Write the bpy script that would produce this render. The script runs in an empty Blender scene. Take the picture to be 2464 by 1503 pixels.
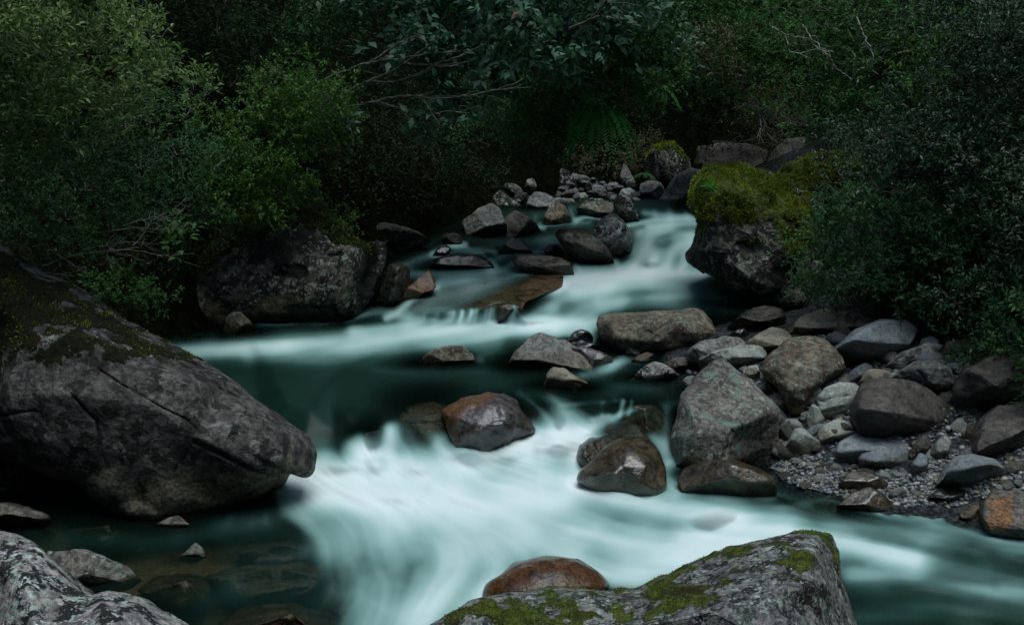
import bpy, math, random
import numpy as np
from mathutils import Vector, geometry
from mathutils.bvhtree import BVHTree

C = bpy.context.scene.collection
SC = bpy.context.scene
rng = np.random.default_rng(7)
random.seed(7)

# ---------------------------------------------------------------- camera, sky, sun, exposure
CAM = np.array([0.0, 0.0, 4.0]); PITCH = math.radians(11.0)
FV, CX, CY = 2661.0, 1232.0, 751.5            # focal length and centre of the 2464 x 1503 layout frame
cam_d = bpy.data.cameras.new('camera'); cam = bpy.data.objects.new('camera', cam_d); C.objects.link(cam)
cam.location = CAM; cam.rotation_euler = (math.pi / 2 - PITCH, 0, 0)
cam_d.lens = 36 * FV / 2464.0; cam_d.clip_start = 0.1; cam_d.clip_end = 500
SC.camera = cam
world = bpy.data.worlds.new('World'); SC.world = world; world.use_nodes = True
wn = world.node_tree; bg = wn.nodes['Background']
sky = wn.nodes.new('ShaderNodeTexSky'); sky.sky_type = 'NISHITA'; sky.sun_disc = False
SUN_EL, SUN_AZ = math.radians(79), math.radians(140)
sky.sun_elevation = SUN_EL; sky.sun_rotation = SUN_AZ
sky.air_density = 1.0; sky.dust_density = 1.5; sky.ozone_density = 1.0
tint = wn.nodes.new('ShaderNodeMixRGB'); tint.blend_type = 'MULTIPLY'; tint.inputs[0].default_value = 1.0; tint.inputs[2].default_value = (0.93, 1.04, 0.99, 1)
wn.links.new(sky.outputs[0], tint.inputs[1]); wn.links.new(tint.outputs[0], bg.inputs[0]); bg.inputs[1].default_value = 0.10
sun_d = bpy.data.lights.new('sun', 'SUN'); sun = bpy.data.objects.new('sun', sun_d); C.objects.link(sun)
sun_d.energy = 1.5; sun_d.angle = math.radians(45); sun_d.color = (0.95, 1.0, 0.97)
sdir = Vector((math.sin(SUN_AZ) * math.cos(SUN_EL), math.cos(SUN_AZ) * math.cos(SUN_EL), math.sin(SUN_EL)))
sun.rotation_euler = sdir.to_track_quat('Z', 'Y').to_euler()
SC.view_settings.view_transform = 'Standard'; SC.view_settings.look = 'None'
SC.view_settings.exposure = 0.62; SC.view_settings.gamma = 1.0
SC.view_settings.use_curve_mapping = False
SC.render.engine = 'CYCLES'
SC.cycles.use_denoising = True
SC.cycles.max_bounces = 5; SC.cycles.diffuse_bounces = 2; SC.cycles.glossy_bounces = 2
SC.cycles.transmission_bounces = 2; SC.cycles.transparent_max_bounces = 8
SC.cycles.caustics_reflective = False; SC.cycles.caustics_refractive = False

# ---------------------------------------------------------------- helpers
def pdir(px, py):
    px = np.asarray(px, float); py = np.asarray(py, float)
    cx = (px - CX) / FV; cy = (CY - py) / FV
    cp, sp = math.cos(PITCH), math.sin(PITCH)
    return np.stack([cx + 0 * cy, cp + cy * sp, -sp + cy * cp], -1)

def unproj(px, py, Y):
    d = pdir(px, py)
    return CAM + d * (np.asarray(Y, float) / d[..., 1])[..., None]

def tanth(py):
    d = pdir(0 * np.asarray(py, float) + CX, py)
    return -d[..., 2] / d[..., 1]

def _h(ix, iy, iz, s):
    n = (ix * 374761393 + iy * 668265263 + iz * 2147483647 + s * 1274126177) & 0xFFFFFFFF
    n = ((n ^ (n >> 13)) * 1274126177) & 0xFFFFFFFF
    return ((n ^ (n >> 16)) & 0xFFFF) / 65535.0

def vnoise(p, s=0):
    p = np.asarray(p, float); i = np.floor(p).astype(np.int64); f = p - i; f = f * f * (3 - 2 * f)
    r = 0
    for dx in (0, 1):
        for dy in (0, 1):
            for dz in (0, 1):
                w = (f[..., 0] if dx else 1 - f[..., 0]) * (f[..., 1] if dy else 1 - f[..., 1]) * (f[..., 2] if dz else 1 - f[..., 2])
                r = r + w * _h(i[..., 0] + dx, i[..., 1] + dy, i[..., 2] + dz, s)
    return r * 2 - 1

def fbm(p, s=0, o=4, g=0.5):
    a, t, q = 1.0, 0, np.asarray(p, float)
    for k in range(o):
        t = t + a * vnoise(q, s + k * 17); a *= g; q = q * 2.03 + 11.3
    return t

def mesh_np(name, V, F, smooth=True):
    """V (n,3), F (m,3 or 4) -> mesh datablock"""
    V = np.asarray(V, np.float32); F = np.asarray(F, np.int32)
    me = bpy.data.meshes.new(name)
    k = F.shape[1]
    me.vertices.add(len(V)); me.vertices.foreach_set('co', V.ravel())
    me.loops.add(F.size); me.loops.foreach_set('vertex_index', F.ravel())
    me.polygons.add(len(F)); me.polygons.foreach_set('loop_start', np.arange(0, F.size, k, dtype=np.int32))
    me.update(calc_edges=True)
    me.polygons.foreach_set('use_smooth', np.full(len(F), smooth, bool))
    me.update()
    return me

def attr(me, name, vals):
    a = me.attributes.new(name, 'FLOAT', 'POINT'); a.data.foreach_set('value', np.asarray(vals, np.float32))

def link(name, me, mat, parent=None, loc=None, **props):
    o = bpy.data.objects.new(name, me)
    if mat and not me.materials: me.materials.append(mat)
    C.objects.link(o)
    if loc is not None: o.location = loc
    if parent is not None: o.parent = parent
    for k, v in props.items():
        if v is not None: o[k] = v
    return o

def obj_at(name, V, F, mat, base, parent=None, smooth=True, attrs=None, **props):
    """mesh with its origin at base (world); child meshes share the parent's origin"""
    base = np.asarray(base, float)
    me = mesh_np(name, V - base, F, smooth)
    for k, v in (attrs or {}).items(): attr(me, k, v)
    return link(name, me, mat, parent, None if parent is not None else base, **props)

def empty(name, loc, **props):
    o = bpy.data.objects.new(name, None); C.objects.link(o); o.location = loc; o.empty_display_size = 0.2
    for k, v in props.items():
        if v is not None: o[k] = v
    return o

def sstep(a, b, x):
    t = np.clip((x - a) / (b - a), 0, 1); return t * t * (3 - 2 * t)

def inpoly(px, py, poly):
    px = np.asarray(px, float); py = np.asarray(py, float); r = np.zeros(px.shape, bool); n = len(poly)
    for i in range(n):
        x1, y1 = poly[i]; x2, y2 = poly[(i + 1) % n]
        c = ((y1 > py) != (y2 > py)) & (px < (x2 - x1) * (py - y1) / ((y2 - y1) or 1e-9) + x1)
        r ^= c
    return r

def polydist(px, py, poly):
    """signed distance (positive inside) to polygon"""
    d = np.full(np.shape(px), 1e9); n = len(poly)
    for i in range(n):
        d = np.minimum(d, segdist(px, py, poly[i], poly[(i + 1) % n])[0])
    return np.where(inpoly(px, py, poly), d, -d)

def segdist(px, py, a, b):
    ax, ay = a; bx, by = b; dx, dy = bx - ax, by - ay; L = dx * dx + dy * dy + 1e-9
    t = np.clip(((px - ax) * dx + (py - ay) * dy) / L, 0, 1)
    return np.hypot(px - ax - t * dx, py - ay - t * dy), t

def tri_interp(pts, vals, qx, qy):
    """piecewise linear interpolation over a Delaunay triangulation"""
    vv, ee, ff, ov, oe, of = geometry.delaunay_2d_cdt([Vector((p[0], p[1])) for p in pts], [], [], 0, 1e-3)
    P = np.array([[v.x, v.y] for v in vv]); val = np.array([vals[o[0]] if o else 0 for o in ov])
    out = np.full(np.shape(qx), np.nan)
    for f in ff:
        (x0, y0), (x1, y1), (x2, y2) = P[f[0]], P[f[1]], P[f[2]]
        det = (y1 - y2) * (x0 - x2) + (x2 - x1) * (y0 - y2)
        if abs(det) < 1e-9: continue
        m = (qx >= min(x0, x1, x2) - 1e-6) & (qx <= max(x0, x1, x2) + 1e-6) & (qy >= min(y0, y1, y2) - 1e-6) & (qy <= max(y0, y1, y2) + 1e-6)
        if not m.any(): continue
        X, Yq = qx[m], qy[m]
        a = ((y1 - y2) * (X - x2) + (x2 - x1) * (Yq - y2)) / det
        b = ((y2 - y0) * (X - x2) + (x0 - x2) * (Yq - y2)) / det
        c = 1 - a - b; ok = (a > -1e-6) & (b > -1e-6) & (c > -1e-6)
        o = out[m]; o[ok] = (a * val[f[0]] + b * val[f[1]] + c * val[f[2]])[ok]; out[m] = o
    if np.isnan(out).any():
        bad = np.isnan(out); d = (qx[bad][:, None] - P[:, 0]) ** 2 + (qy[bad][:, None] - P[:, 1]) ** 2
        out[bad] = val[d.argmin(1)]
    return out

def blur(A, s):
    k = int(3 * s) + 1; g = np.exp(-0.5 * (np.arange(-k, k + 1) / s) ** 2); g /= g.sum()
    for ax in (0, 1):
        P = np.pad(A, [(k, k) if i == ax else (0, 0) for i in (0, 1)], mode='edge')
        A = sum(g[i] * np.take(P, range(i, i + A.shape[ax]), axis=ax) for i in range(2 * k + 1))
    return A

# ---------------------------------------------------------------- materials
def new_mat(name):
    m = bpy.data.materials.new(name); m.use_nodes = True
    nt = m.node_tree; nt.nodes.clear()
    out = nt.nodes.new('ShaderNodeOutputMaterial')
    return m, nt, out

class NB:
    def __init__(s, nt): s.nt = nt
    def n(s, t, **kw):
        nd = s.nt.nodes.new(t)
        for k, v in kw.items(): setattr(nd, k, v)
        return nd
    def put(s, inp, v):
        if hasattr(v, 'is_output'): s.nt.links.new(v, inp)
        else: inp.default_value = v
    def math(s, op, a, b=0.0, c=0.0):
        nd = s.n('ShaderNodeMath', operation=op)
        s.put(nd.inputs[0], a); s.put(nd.inputs[1], b); s.put(nd.inputs[2], c); return nd.outputs[0]
    def mix(s, f, a, b, typ='MIX'):
        nd = s.n('ShaderNodeMixRGB', blend_type=typ)
        s.put(nd.inputs[0], f)
        for i, v in ((1, a), (2, b)):
            s.put(nd.inputs[i], v if hasattr(v, 'is_output') else (v[0], v[1], v[2], 1.0))
        return nd.outputs[0]
    def noise(s, vec, scale, detail=4, rough=0.55, dist=0.0):
        nd = s.n('ShaderNodeTexNoise'); s.put(nd.inputs['Vector'], vec); nd.inputs['Scale'].default_value = scale
        nd.inputs['Detail'].default_value = detail; nd.inputs['Roughness'].default_value = rough
        nd.inputs['Distortion'].default_value = dist; return nd.outputs[0]
    def ramp(s, v, a, b):
        nd = s.n('ShaderNodeMapRange', interpolation_type='SMOOTHSTEP'); s.put(nd.inputs[0], v)
        nd.inputs[1].default_value = a; nd.inputs[2].default_value = b; return nd.outputs[0]
    def attr(s, name): return s.n('ShaderNodeAttribute', attribute_name=name).outputs['Fac']

def rock_mat(name, c1, c2, lichen=(0.42, 0.45, 0.42), la=0.3, rust=0.0, dark=0.3, rough=0.75, spec=0.4, fs=1.0, grain=1.0, streak=0.0,
             rustc=(0.22, 0.07, 0.02), green=0.0, veins=0.0, mossc=((0.024, 0.042, 0.006), (0.15, 0.19, 0.02)), bump=0.05, mott=1.0):
    m, nt, out = new_mat(name); b = NB(nt)
    tc = b.n('ShaderNodeTexCoord').outputs['Object']
    oi = b.n('ShaderNodeObjectInfo').outputs['Random']
    vec = b.n('ShaderNodeVectorMath', operation='ADD'); nt.links.new(tc, vec.inputs[0])
    sc = b.n('ShaderNodeVectorMath', operation='SCALE'); sc.inputs[0].default_value = (37, 53, 71); nt.links.new(oi, sc.inputs['Scale'])
    nt.links.new(sc.outputs[0], vec.inputs[1]); v = vec.outputs[0]
    n1 = b.noise(v, 1.6 * fs, 4, 0.55); n2 = b.noise(v, 6 * fs, 4, 0.55, 0.3); n3 = b.noise(v, 36 * fs, 3, 0.6); n4 = b.noise(v, 130 * fs, 2, 0.6)
    col = b.mix(b.ramp(n1, 0.35, 0.65), c1, c2)
    col = b.mix(b.ramp(n2, 0.3, 0.75), b.mix(1.0, col, (0.6, 0.6, 0.62), 'MULTIPLY'), col)
    # mineral speckle
    sp = b.math('MULTIPLY', b.ramp(n4, 0.5, 0.72), 0.55 * grain)
    col = b.mix(sp, col, b.mix(1.0, col, (2.2, 2.2, 2.1), 'MULTIPLY'))
    col = b.mix(b.math('MULTIPLY', b.ramp(n3, 0.55, 0.35), 0.6 * grain), col, b.mix(1.0, col, (0.4, 0.4, 0.4), 'MULTIPLY'))
    pre = col; n5 = b.noise(v, 14 * fs, 5, 0.62, 0.3)
    col = b.mix(1.0, col, b.mix(b.ramp(n5, 0.38, 0.60), (0.48, 0.48, 0.49), (1.42, 1.40, 1.36)), 'MULTIPLY')
    if mott < 1: col = b.mix(mott, pre, col)
    wet = b.attr('wet')
    # dark crust
    dk = b.math('MULTIPLY', b.ramp(b.noise(v, 4.6 * fs, 6, 0.64, 0.2), 0.63 - 0.16 * dark, 0.66 - 0.16 * dark), min(1.0, dark * 1.6))
    col = b.mix(dk, col, (0.012, 0.012, 0.011))
    # lichen colonies : round ragged spots
    vo = b.n('ShaderNodeTexVoronoi'); b.put(vo.inputs['Vector'], v); vo.inputs['Scale'].default_value = 9 * fs
    warp = b.math('MULTIPLY_ADD', b.noise(v, 26 * fs, 3, 0.7), 0.9, vo.outputs['Distance'])
    spots = b.math('MULTIPLY', b.ramp(warp, 0.66 + 0.12 * la, 0.60 + 0.12 * la), b.ramp(b.noise(v, 3.1 * fs, 3, 0.6), 0.5, 0.6))
    where = b.ramp(b.noise(v, 1.9 * fs, 4, 0.6), 0.56 - 0.22 * la, 0.72 - 0.22 * la)
    big = b.math('MAXIMUM', b.ramp(b.noise(v, 7.5 * fs, 6, 0.64, 0.3), 0.575, 0.605), b.math('MULTIPLY', b.ramp(b.noise(v, 24 * fs, 4, 0.62, 0.3), 0.58, 0.62), 0.85))
    lm = b.math('MULTIPLY', b.math('MAXIMUM', spots, big), where)
    lm = b.math('MULTIPLY', lm, b.math('SUBTRACT', 1.0, b.math('MULTIPLY', wet, 0.9)))
    lcol = b.mix(b.ramp(b.noise(v, 5 * fs, 2), 0.4, 0.6), lichen, (lichen[0] * 0.5, lichen[1] * 0.58, lichen[2] * 0.48))
    lcol = b.mix(b.math('MULTIPLY', b.ramp(n3, 0.35, 0.6), 0.45), lcol, (lichen[0] * 0.3, lichen[1] * 0.3, lichen[2] * 0.28))
    col = b.mix(b.math('MULTIPLY', lm, min(1.0, la * 1.6)), col, lcol)
    if green:
        gm = b.math('MULTIPLY', b.ramp(b.noise(v, 6 * fs, 7, 0.75), 0.5, 0.6), b.ramp(b.noise(v, 2.3 * fs, 2), 0.42, 0.6))
        col = b.mix(b.math('MULTIPLY', gm, green), col, (0.12, 0.20, 0.165))
    if rust:
        rm = b.ramp(b.math('MULTIPLY_ADD', b.attr('stain'), 0.32, b.noise(v, 3.5 * fs, 7, 0.66, 0.3)), 0.74 - 0.3 * rust, 0.92 - 0.3 * rust)
        rc = b.mix(b.ramp(n3, 0.35, 0.65), (rustc[0] * 0.3, rustc[1] * 0.35, rustc[2] * 0.5), rustc)
        col = b.mix(b.math('MULTIPLY', rm, 0.85), col, rc)
    if veins:
        wv = b.n('ShaderNodeTexWave'); b.put(wv.inputs['Vector'], v); wv.inputs['Scale'].default_value = 0.7 * fs
        wv.inputs['Distortion'].default_value = 6; wv.inputs['Detail'].default_value = 3
        col = b.mix(b.math('MULTIPLY', b.ramp(wv.outputs['Fac'], 0.93, 1.0), veins), col, (0.3, 0.3, 0.29))
    # wet base: darker, glossier
    wn2 = b.ramp(b.math('MULTIPLY_ADD', b.math('SUBTRACT', n2, 0.5), 0.5, wet), 0.35, 0.65)
    col = b.mix(wn2, col, b.mix(1.0, col, (0.62, 0.56, 0.48), 'MULTIPLY'))
    # moss coat
    ms = b.attr('moss')
    mm = b.ramp(b.math('MULTIPLY_ADD', b.math('SUBTRACT', b.noise(v, 9, 6, 0.75), 0.5), 1.1, ms), 0.42, 0.58)
    mc = b.mix(b.ramp(b.noise(v, 14, 5, 0.7), 0.35, 0.65), mossc[0], mossc[1])
    mc = b.mix(b.ramp(b.noise(v, 70, 3, 0.7), 0.35, 0.65), b.mix(1.0, mc, (0.35, 0.35, 0.4), 'MULTIPLY'), mc)
    mc = b.mix(b.ramp(b.noise(v, 3.0, 3), 0.55, 0.7), mc, (0.03, 0.018, 0.008))
    col = b.mix(mm, col, mc)
    # relief
    h = b.math('MULTIPLY_ADD', n3, 0.35, n2)
    h = b.math('MULTIPLY_ADD', n5, 0.7, h)
    h = b.math('MULTIPLY_ADD', n4, 0.12, h)
    h = b.math('MULTIPLY_ADD', lm, 0.05, h)
    h = b.math('MULTIPLY_ADD', b.math('MULTIPLY', mm, b.noise(v, 60, 4, 0.8)), 2.0, h)
    bp = b.n('ShaderNodeBump'); bp.inputs['Strength'].default_value = 0.8; bp.inputs['Distance'].default_value = bump / fs
    nt.links.new(h, bp.inputs['Height'])
    pr = b.n('ShaderNodeBsdfPrincipled'); nt.links.new(col, pr.inputs['Base Color']); nt.links.new(bp.outputs[0], pr.inputs['Normal'])
    r = b.math('MULTIPLY_ADD', b.ramp(n2, 0.3, 0.7), 0.15, rough - 0.07)
    r = b.math('SUBTRACT', r, b.math('MULTIPLY', wn2, max(0.0, rough - 0.28)))
    r = b.math('MAXIMUM', r, b.math('MULTIPLY', mm, 0.9)); nt.links.new(r, pr.inputs['Roughness'])
    pr.inputs['Specular IOR Level'].default_value = spec
    nt.links.new(pr.outputs[0], out.inputs[0]); return m

M = {}
M['grey'] = rock_mat('grey_rock', (0.13, 0.135, 0.13), (0.24, 0.24, 0.225), la=0.35, dark=0.12, spec=0.3, mott=0.8)
M['blue'] = rock_mat('blue_grey_rock', (0.16, 0.187, 0.20), (0.235, 0.265, 0.278), la=0.0, dark=0.0, grain=0.8, spec=0.25, bump=0.03, mott=0.35)
M['pale'] = rock_mat('pale_greenish_rock', (0.25, 0.275, 0.245), (0.32, 0.345, 0.305), la=0.0, dark=0.05, grain=0.7, spec=0.25, bump=0.03, mott=0.35)
M['brown'] = rock_mat('brown_lichen_rock', (0.085, 0.072, 0.053), (0.17, 0.14, 0.10), lichen=(0.34, 0.37, 0.31), la=0.65, dark=0.2, spec=0.3, green=0.4)
M['tan'] = rock_mat('tan_smooth_rock', (0.21, 0.195, 0.155), (0.27, 0.25, 0.195), la=0.0, dark=0.0, rust=0.25, rustc=(0.24, 0.17, 0.09), spec=0.25, bump=0.03, mott=0.35)
M['darkwet'] = rock_mat('dark_wet_rock', (0.036, 0.033, 0.026), (0.085, 0.07, 0.046), lichen=(0.26, 0.27, 0.19), la=0.6, dark=0.3, rough=0.34, spec=0.5, bump=0.03)
M['black'] = rock_mat('black_wet_rock', (0.022, 0.022, 0.022), (0.045, 0.043, 0.04), la=0.0, dark=0.2, rough=0.2, spec=0.8, bump=0.014)
M['umber'] = rock_mat('umber_smooth_rock', (0.06, 0.054, 0.048), (0.11, 0.10, 0.09), la=0.05, dark=0.35, rough=0.7, spec=0.25, mott=0.5)
M['olivewet'] = rock_mat('olive_wet_rock', (0.06, 0.048, 0.028), (0.12, 0.10, 0.065), la=0.0, dark=0.1, rough=0.22, spec=0.8, grain=0.6, bump=0.014)
M['rust'] = rock_mat('rust_stained_wet_rock', (0.06, 0.055, 0.055), (0.11, 0.10, 0.105), la=0.15, rust=0.45, dark=0.1, rough=0.3, spec=0.6, rustc=(0.19, 0.085, 0.033), bump=0.014)
M['rustall'] = rock_mat('rust_brown_wet_rock', (0.075, 0.045, 0.028), (0.12, 0.085, 0.06), la=0.1, rust=1.25, dark=0.15, rough=0.42, spec=0.4, rustc=(0.19, 0.08, 0.028), bump=0.014)
M['orange'] = rock_mat('orange_stained_rock', (0.10, 0.09, 0.075), (0.17, 0.155, 0.14), la=0.2, rust=0.25, dark=0.1, rough=0.5, rustc=(0.30, 0.13, 0.04), green=0.3)
M['angular'] = rock_mat('grey_rock_with_green_lichen', (0.105, 0.095, 0.085), (0.18, 0.165, 0.15), lichen=(0.38, 0.42, 0.38), la=0.75, dark=0.1, green=0.9, spec=0.3, fs=1.1)
M['crag'] = rock_mat('dark_crag_rock', (0.05, 0.047, 0.044), (0.11, 0.10, 0.085), lichen=(0.36, 0.37, 0.35), la=0.85, dark=1.0, fs=0.8, spec=0.2, rust=0.1, rustc=(0.16, 0.135, 0.07))
M['cragmoss'] = rock_mat('dark_mossy_crag_rock', (0.045, 0.042, 0.038), (0.10, 0.09, 0.075), lichen=(0.36, 0.37, 0.33), la=0.7, dark=1.0, fs=0.8, spec=0.2, rust=0.1, rustc=(0.16, 0.135, 0.07), mossc=((0.006, 0.008, 0.003), (0.045, 0.055, 0.010)))  # crag rock in darker tones, with dark moss
M['boulder'] = rock_mat('purple_grey_boulder_rock', (0.058, 0.053, 0.051), (0.10, 0.092, 0.088), lichen=(0.42, 0.44, 0.43), la=0.4, dark=0.55, fs=0.9, spec=0.2, rust=0.22, rustc=(0.25, 0.215, 0.13), mossc=((0.006, 0.007, 0.003), (0.03, 0.032, 0.009)))
M['lichened'] = rock_mat('white_lichened_rock', (0.20, 0.185, 0.18), (0.33, 0.305, 0.295), lichen=(0.55, 0.62, 0.62), la=1.1, dark=0.8, fs=1.1, spec=0.3)
M['fore'] = rock_mat('foreground_lichened_rock', (0.10, 0.10, 0.10), (0.19, 0.185, 0.18), lichen=(0.40, 0.43, 0.43), la=0.9, dark=0.75, fs=2.2, spec=0.3, green=0.25)
M['sunk'] = rock_mat('submerged_stone', (0.045, 0.032, 0.018), (0.09, 0.062, 0.034), la=0.0, dark=0.1, rough=0.6)
M['slabwet'] = rock_mat('brown_wet_slab_rock', (0.11, 0.075, 0.045), (0.21, 0.15, 0.09), la=0.1, dark=0.1, rough=0.28, spec=0.5, green=0.3, bump=0.014)
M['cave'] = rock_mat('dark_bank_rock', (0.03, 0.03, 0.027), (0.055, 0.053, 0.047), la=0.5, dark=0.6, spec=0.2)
M['pebble'] = rock_mat('mixed_pebble_stone', (0.05, 0.058, 0.062), (0.15, 0.155, 0.155), la=0.12, dark=0.1, rough=0.5, fs=3.0, grain=0.8, spec=0.4)

def soil_mat():
    m, nt, out = new_mat('bed_and_bank_ground'); b = NB(nt)
    v = b.n('ShaderNodeTexCoord').outputs['Object']
    g = b.attr('gravel'); up = b.attr('hill')
    n1 = b.noise(v, 5, 6, 0.7); n2 = b.noise(v, 30, 4, 0.7)
    vo = b.n('ShaderNodeTexVoronoi'); b.put(vo.inputs['Vector'], v); vo.inputs['Scale'].default_value = 22
    gr = b.mix(b.ramp(n1, 0.35, 0.65), (0.02, 0.023, 0.025), (0.06, 0.065, 0.068))
    gr = b.mix(b.ramp(vo.outputs['Distance'], 0.3, 0.7), gr, b.mix(1, gr, (0.4, 0.4, 0.4), 'MULTIPLY'))
    brown = b.mix(b.ramp(b.noise(v, 1.1, 3), 0.4, 0.6), (0.03, 0.045, 0.03), (0.12, 0.085, 0.042))
    brown = b.mix(b.attr('deep'), brown, (0.006, 0.010, 0.007)); brown = b.mix(b.ramp(n2, 0.4, 0.6), b.mix(1, brown, (0.5, 0.5, 0.5), 'MULTIPLY'), brown)
    soil = b.mix(b.ramp(n1, 0.4, 0.65), (0.003, 0.003, 0.002), (0.006, 0.008, 0.003))
    col = b.mix(g, brown, gr); col = b.mix(up, col, soil)
    bp = b.n('ShaderNodeBump'); bp.inputs['Strength'].default_value = 0.9; bp.inputs['Distance'].default_value = 0.05
    nt.links.new(b.math('ADD', n1, b.math('MULTIPLY', vo.outputs['Distance'], 0.5)), bp.inputs['Height'])
    pr = b.n('ShaderNodeBsdfPrincipled'); nt.links.new(col, pr.inputs['Base Color']); nt.links.new(bp.outputs[0], pr.inputs['Normal'])
    pr.inputs['Roughness'].default_value = 1.0; pr.inputs['Specular IOR Level'].default_value = 0.0
    nt.links.new(pr.outputs[0], out.inputs[0]); return m
M['soil'] = soil_mat()

def leaf_mat(name, dark, mid, light, rough=0.55, spec=0.12, trans=0.2, dead=0.02):
    m, nt, out = new_mat(name); b = NB(nt)
    r = b.attr('rnd')
    cr = b.n('ShaderNodeValToRGB'); nt.links.new(r, cr.inputs[0]); e = cr.color_ramp.elements
    e[0].position = 0.0; e[0].color = (*dark, 1); e[1].position = 1.0; e[1].color = (0.10, 0.06, 0.02, 1)
    x = e.new(0.5); x.color = (*mid, 1); x = e.new(1.0 - dead - 0.02); x.color = (*light, 1)
    pr = b.n('ShaderNodeBsdfPrincipled'); nt.links.new(cr.outputs[0], pr.inputs['Base Color'])
    pr.inputs['Roughness'].default_value = rough; pr.inputs['Specular IOR Level'].default_value = spec
    tr = b.n('ShaderNodeBsdfTranslucent'); nt.links.new(b.mix(1.0, cr.outputs[0], (1.2, 1.5, 0.6), 'MULTIPLY'), tr.inputs[0])
    mx = b.n('ShaderNodeMixShader'); mx.inputs[0].default_value = trans
    nt.links.new(pr.outputs[0], mx.inputs[1]); nt.links.new(tr.outputs[0], mx.inputs[2]); nt.links.new(mx.outputs[0], out.inputs[0]); return m

M['leaf_pale'] = leaf_mat('pale_olive_leaf', (0.03, 0.062, 0.022), (0.085, 0.148, 0.048), (0.175, 0.25, 0.095))
M['leaf_dark'] = leaf_mat('dark_green_leaf', (0.012, 0.040, 0.015), (0.032, 0.088, 0.032), (0.072, 0.155, 0.058))
M['leaf_yellow'] = leaf_mat('yellow_green_leaf', (0.018, 0.055, 0.007), (0.048, 0.12, 0.015), (0.095, 0.19, 0.03), spec=0.3, trans=0.3)
M['leaf_blue'] = leaf_mat('blue_green_broad_leaf', (0.018, 0.055, 0.032), (0.045, 0.115, 0.072), (0.10, 0.20, 0.135), spec=0.3)
M['leaf_mid'] = leaf_mat('mid_green_leaf', (0.018, 0.058, 0.016), (0.046, 0.125, 0.032), (0.10, 0.21, 0.058))
M['leaf_olive'] = leaf_mat('olive_brown_leaf', (0.03, 0.035, 0.012), (0.06, 0.065, 0.025), (0.10, 0.10, 0.045), spec=0.3)
M['leaf_gloss'] = leaf_mat('glossy_dark_leaf', (0.009, 0.028, 0.012), (0.021, 0.054, 0.024), (0.05, 0.10, 0.046), rough=0.4, spec=0.3)
M['leaf_shade'] = leaf_mat('shade_toned_leaf', (0.003, 0.009, 0.003), (0.008, 0.022, 0.007), (0.018, 0.042, 0.013), spec=0.08)  # dark leaf green, with the shade of hollow and slopes put into the colour
M['fern'] = leaf_mat('fern_green', (0.03, 0.13, 0.025), (0.055, 0.23, 0.055), (0.10, 0.32, 0.09), spec=0.1, trans=0.3, dead=0.0)
M['moss'] = leaf_mat('moss_tuft', (0.03, 0.052, 0.006), (0.12, 0.165, 0.018), (0.26, 0.30, 0.04), rough=0.9, spec=0.1, trans=0.2, dead=0.08)

def bark_mat(name, a, c):
    m, nt, out = new_mat(name); b = NB(nt); v = b.n('ShaderNodeTexCoord').outputs['Object']
    col = b.mix(b.ramp(b.noise(v, 18, 5, 0.7), 0.4, 0.6), a, c)
    col = b.mix(b.ramp(b.noise(v, 6, 4, 0.6), 0.52, 0.6), col, (0.03, 0.035, 0.01))
    pr = b.n('ShaderNodeBsdfPrincipled'); nt.links.new(col, pr.inputs['Base Color']); pr.inputs['Roughness'].default_value = 0.8
    nt.links.new(pr.outputs[0], out.inputs[0]); return m
M['bark'] = bark_mat('dark_bark', (0.035, 0.03, 0.024), (0.09, 0.08, 0.065))
M['limb'] = bark_mat('grey_limb_bark', (0.05, 0.048, 0.04), (0.13, 0.125, 0.11))
M['twig'] = bark_mat('pale_grey_twig_bark', (0.14, 0.13, 0.11), (0.26, 0.25, 0.23))

def water_mat():
    m, nt, out = new_mat('stream_water'); b = NB(nt)
    v = b.n('ShaderNodeTexCoord').outputs['Object']
    foam = b.attr('foam'); dist = b.attr('clear'); lic = b.attr('streak')
    fc = b.n('ShaderNodeValToRGB'); nt.links.new(foam, fc.inputs[0]); e = fc.color_ramp.elements
    e[0].position = 0.0; e[0].color = (0.006, 0.023, 0.016, 1); e[1].position = 1.0; e[1].color = (0.665, 0.75, 0.755, 1)
    for p, c in ((0.12, (0.02, 0.062, 0.052)), (0.35, (0.105, 0.20, 0.188)), (0.62, (0.285, 0.435, 0.42)), (0.85, (0.505, 0.635, 0.635))):
        x = e.new(p); x.color = (*c, 1)
    pr = b.n('ShaderNodeBsdfPrincipled'); nt.links.new(fc.outputs[0], pr.inputs['Base Color'])
    nt.links.new(b.math('MULTIPLY_ADD', b.ramp(foam, 0.05, 0.5), 0.45, 0.42), pr.inputs['Roughness'])
    nt.links.new(b.math('MULTIPLY_ADD', b.ramp(foam, 0.1, 0.6), -0.12, 0.17), pr.inputs['Specular IOR Level'])
    bp = b.n('ShaderNodeBump'); bp.inputs['Strength'].default_value = 0.15; bp.inputs['Distance'].default_value = 0.04
    nt.links.new(lic, bp.inputs['Height']); nt.links.new(bp.outputs[0], pr.inputs['Normal'])
    tr = b.n('ShaderNodeBsdfTransparent'); tr.inputs[0].default_value = (0.78, 0.85, 0.80, 1)
    mx = b.n('ShaderNodeMixShader'); nt.links.new(dist, mx.inputs[0])
    nt.links.new(tr.outputs[0], mx.inputs[1]); nt.links.new(pr.outputs[0], mx.inputs[2]); nt.links.new(mx.outputs[0], out.inputs[0]); return m
M['water'] = water_mat()

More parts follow.
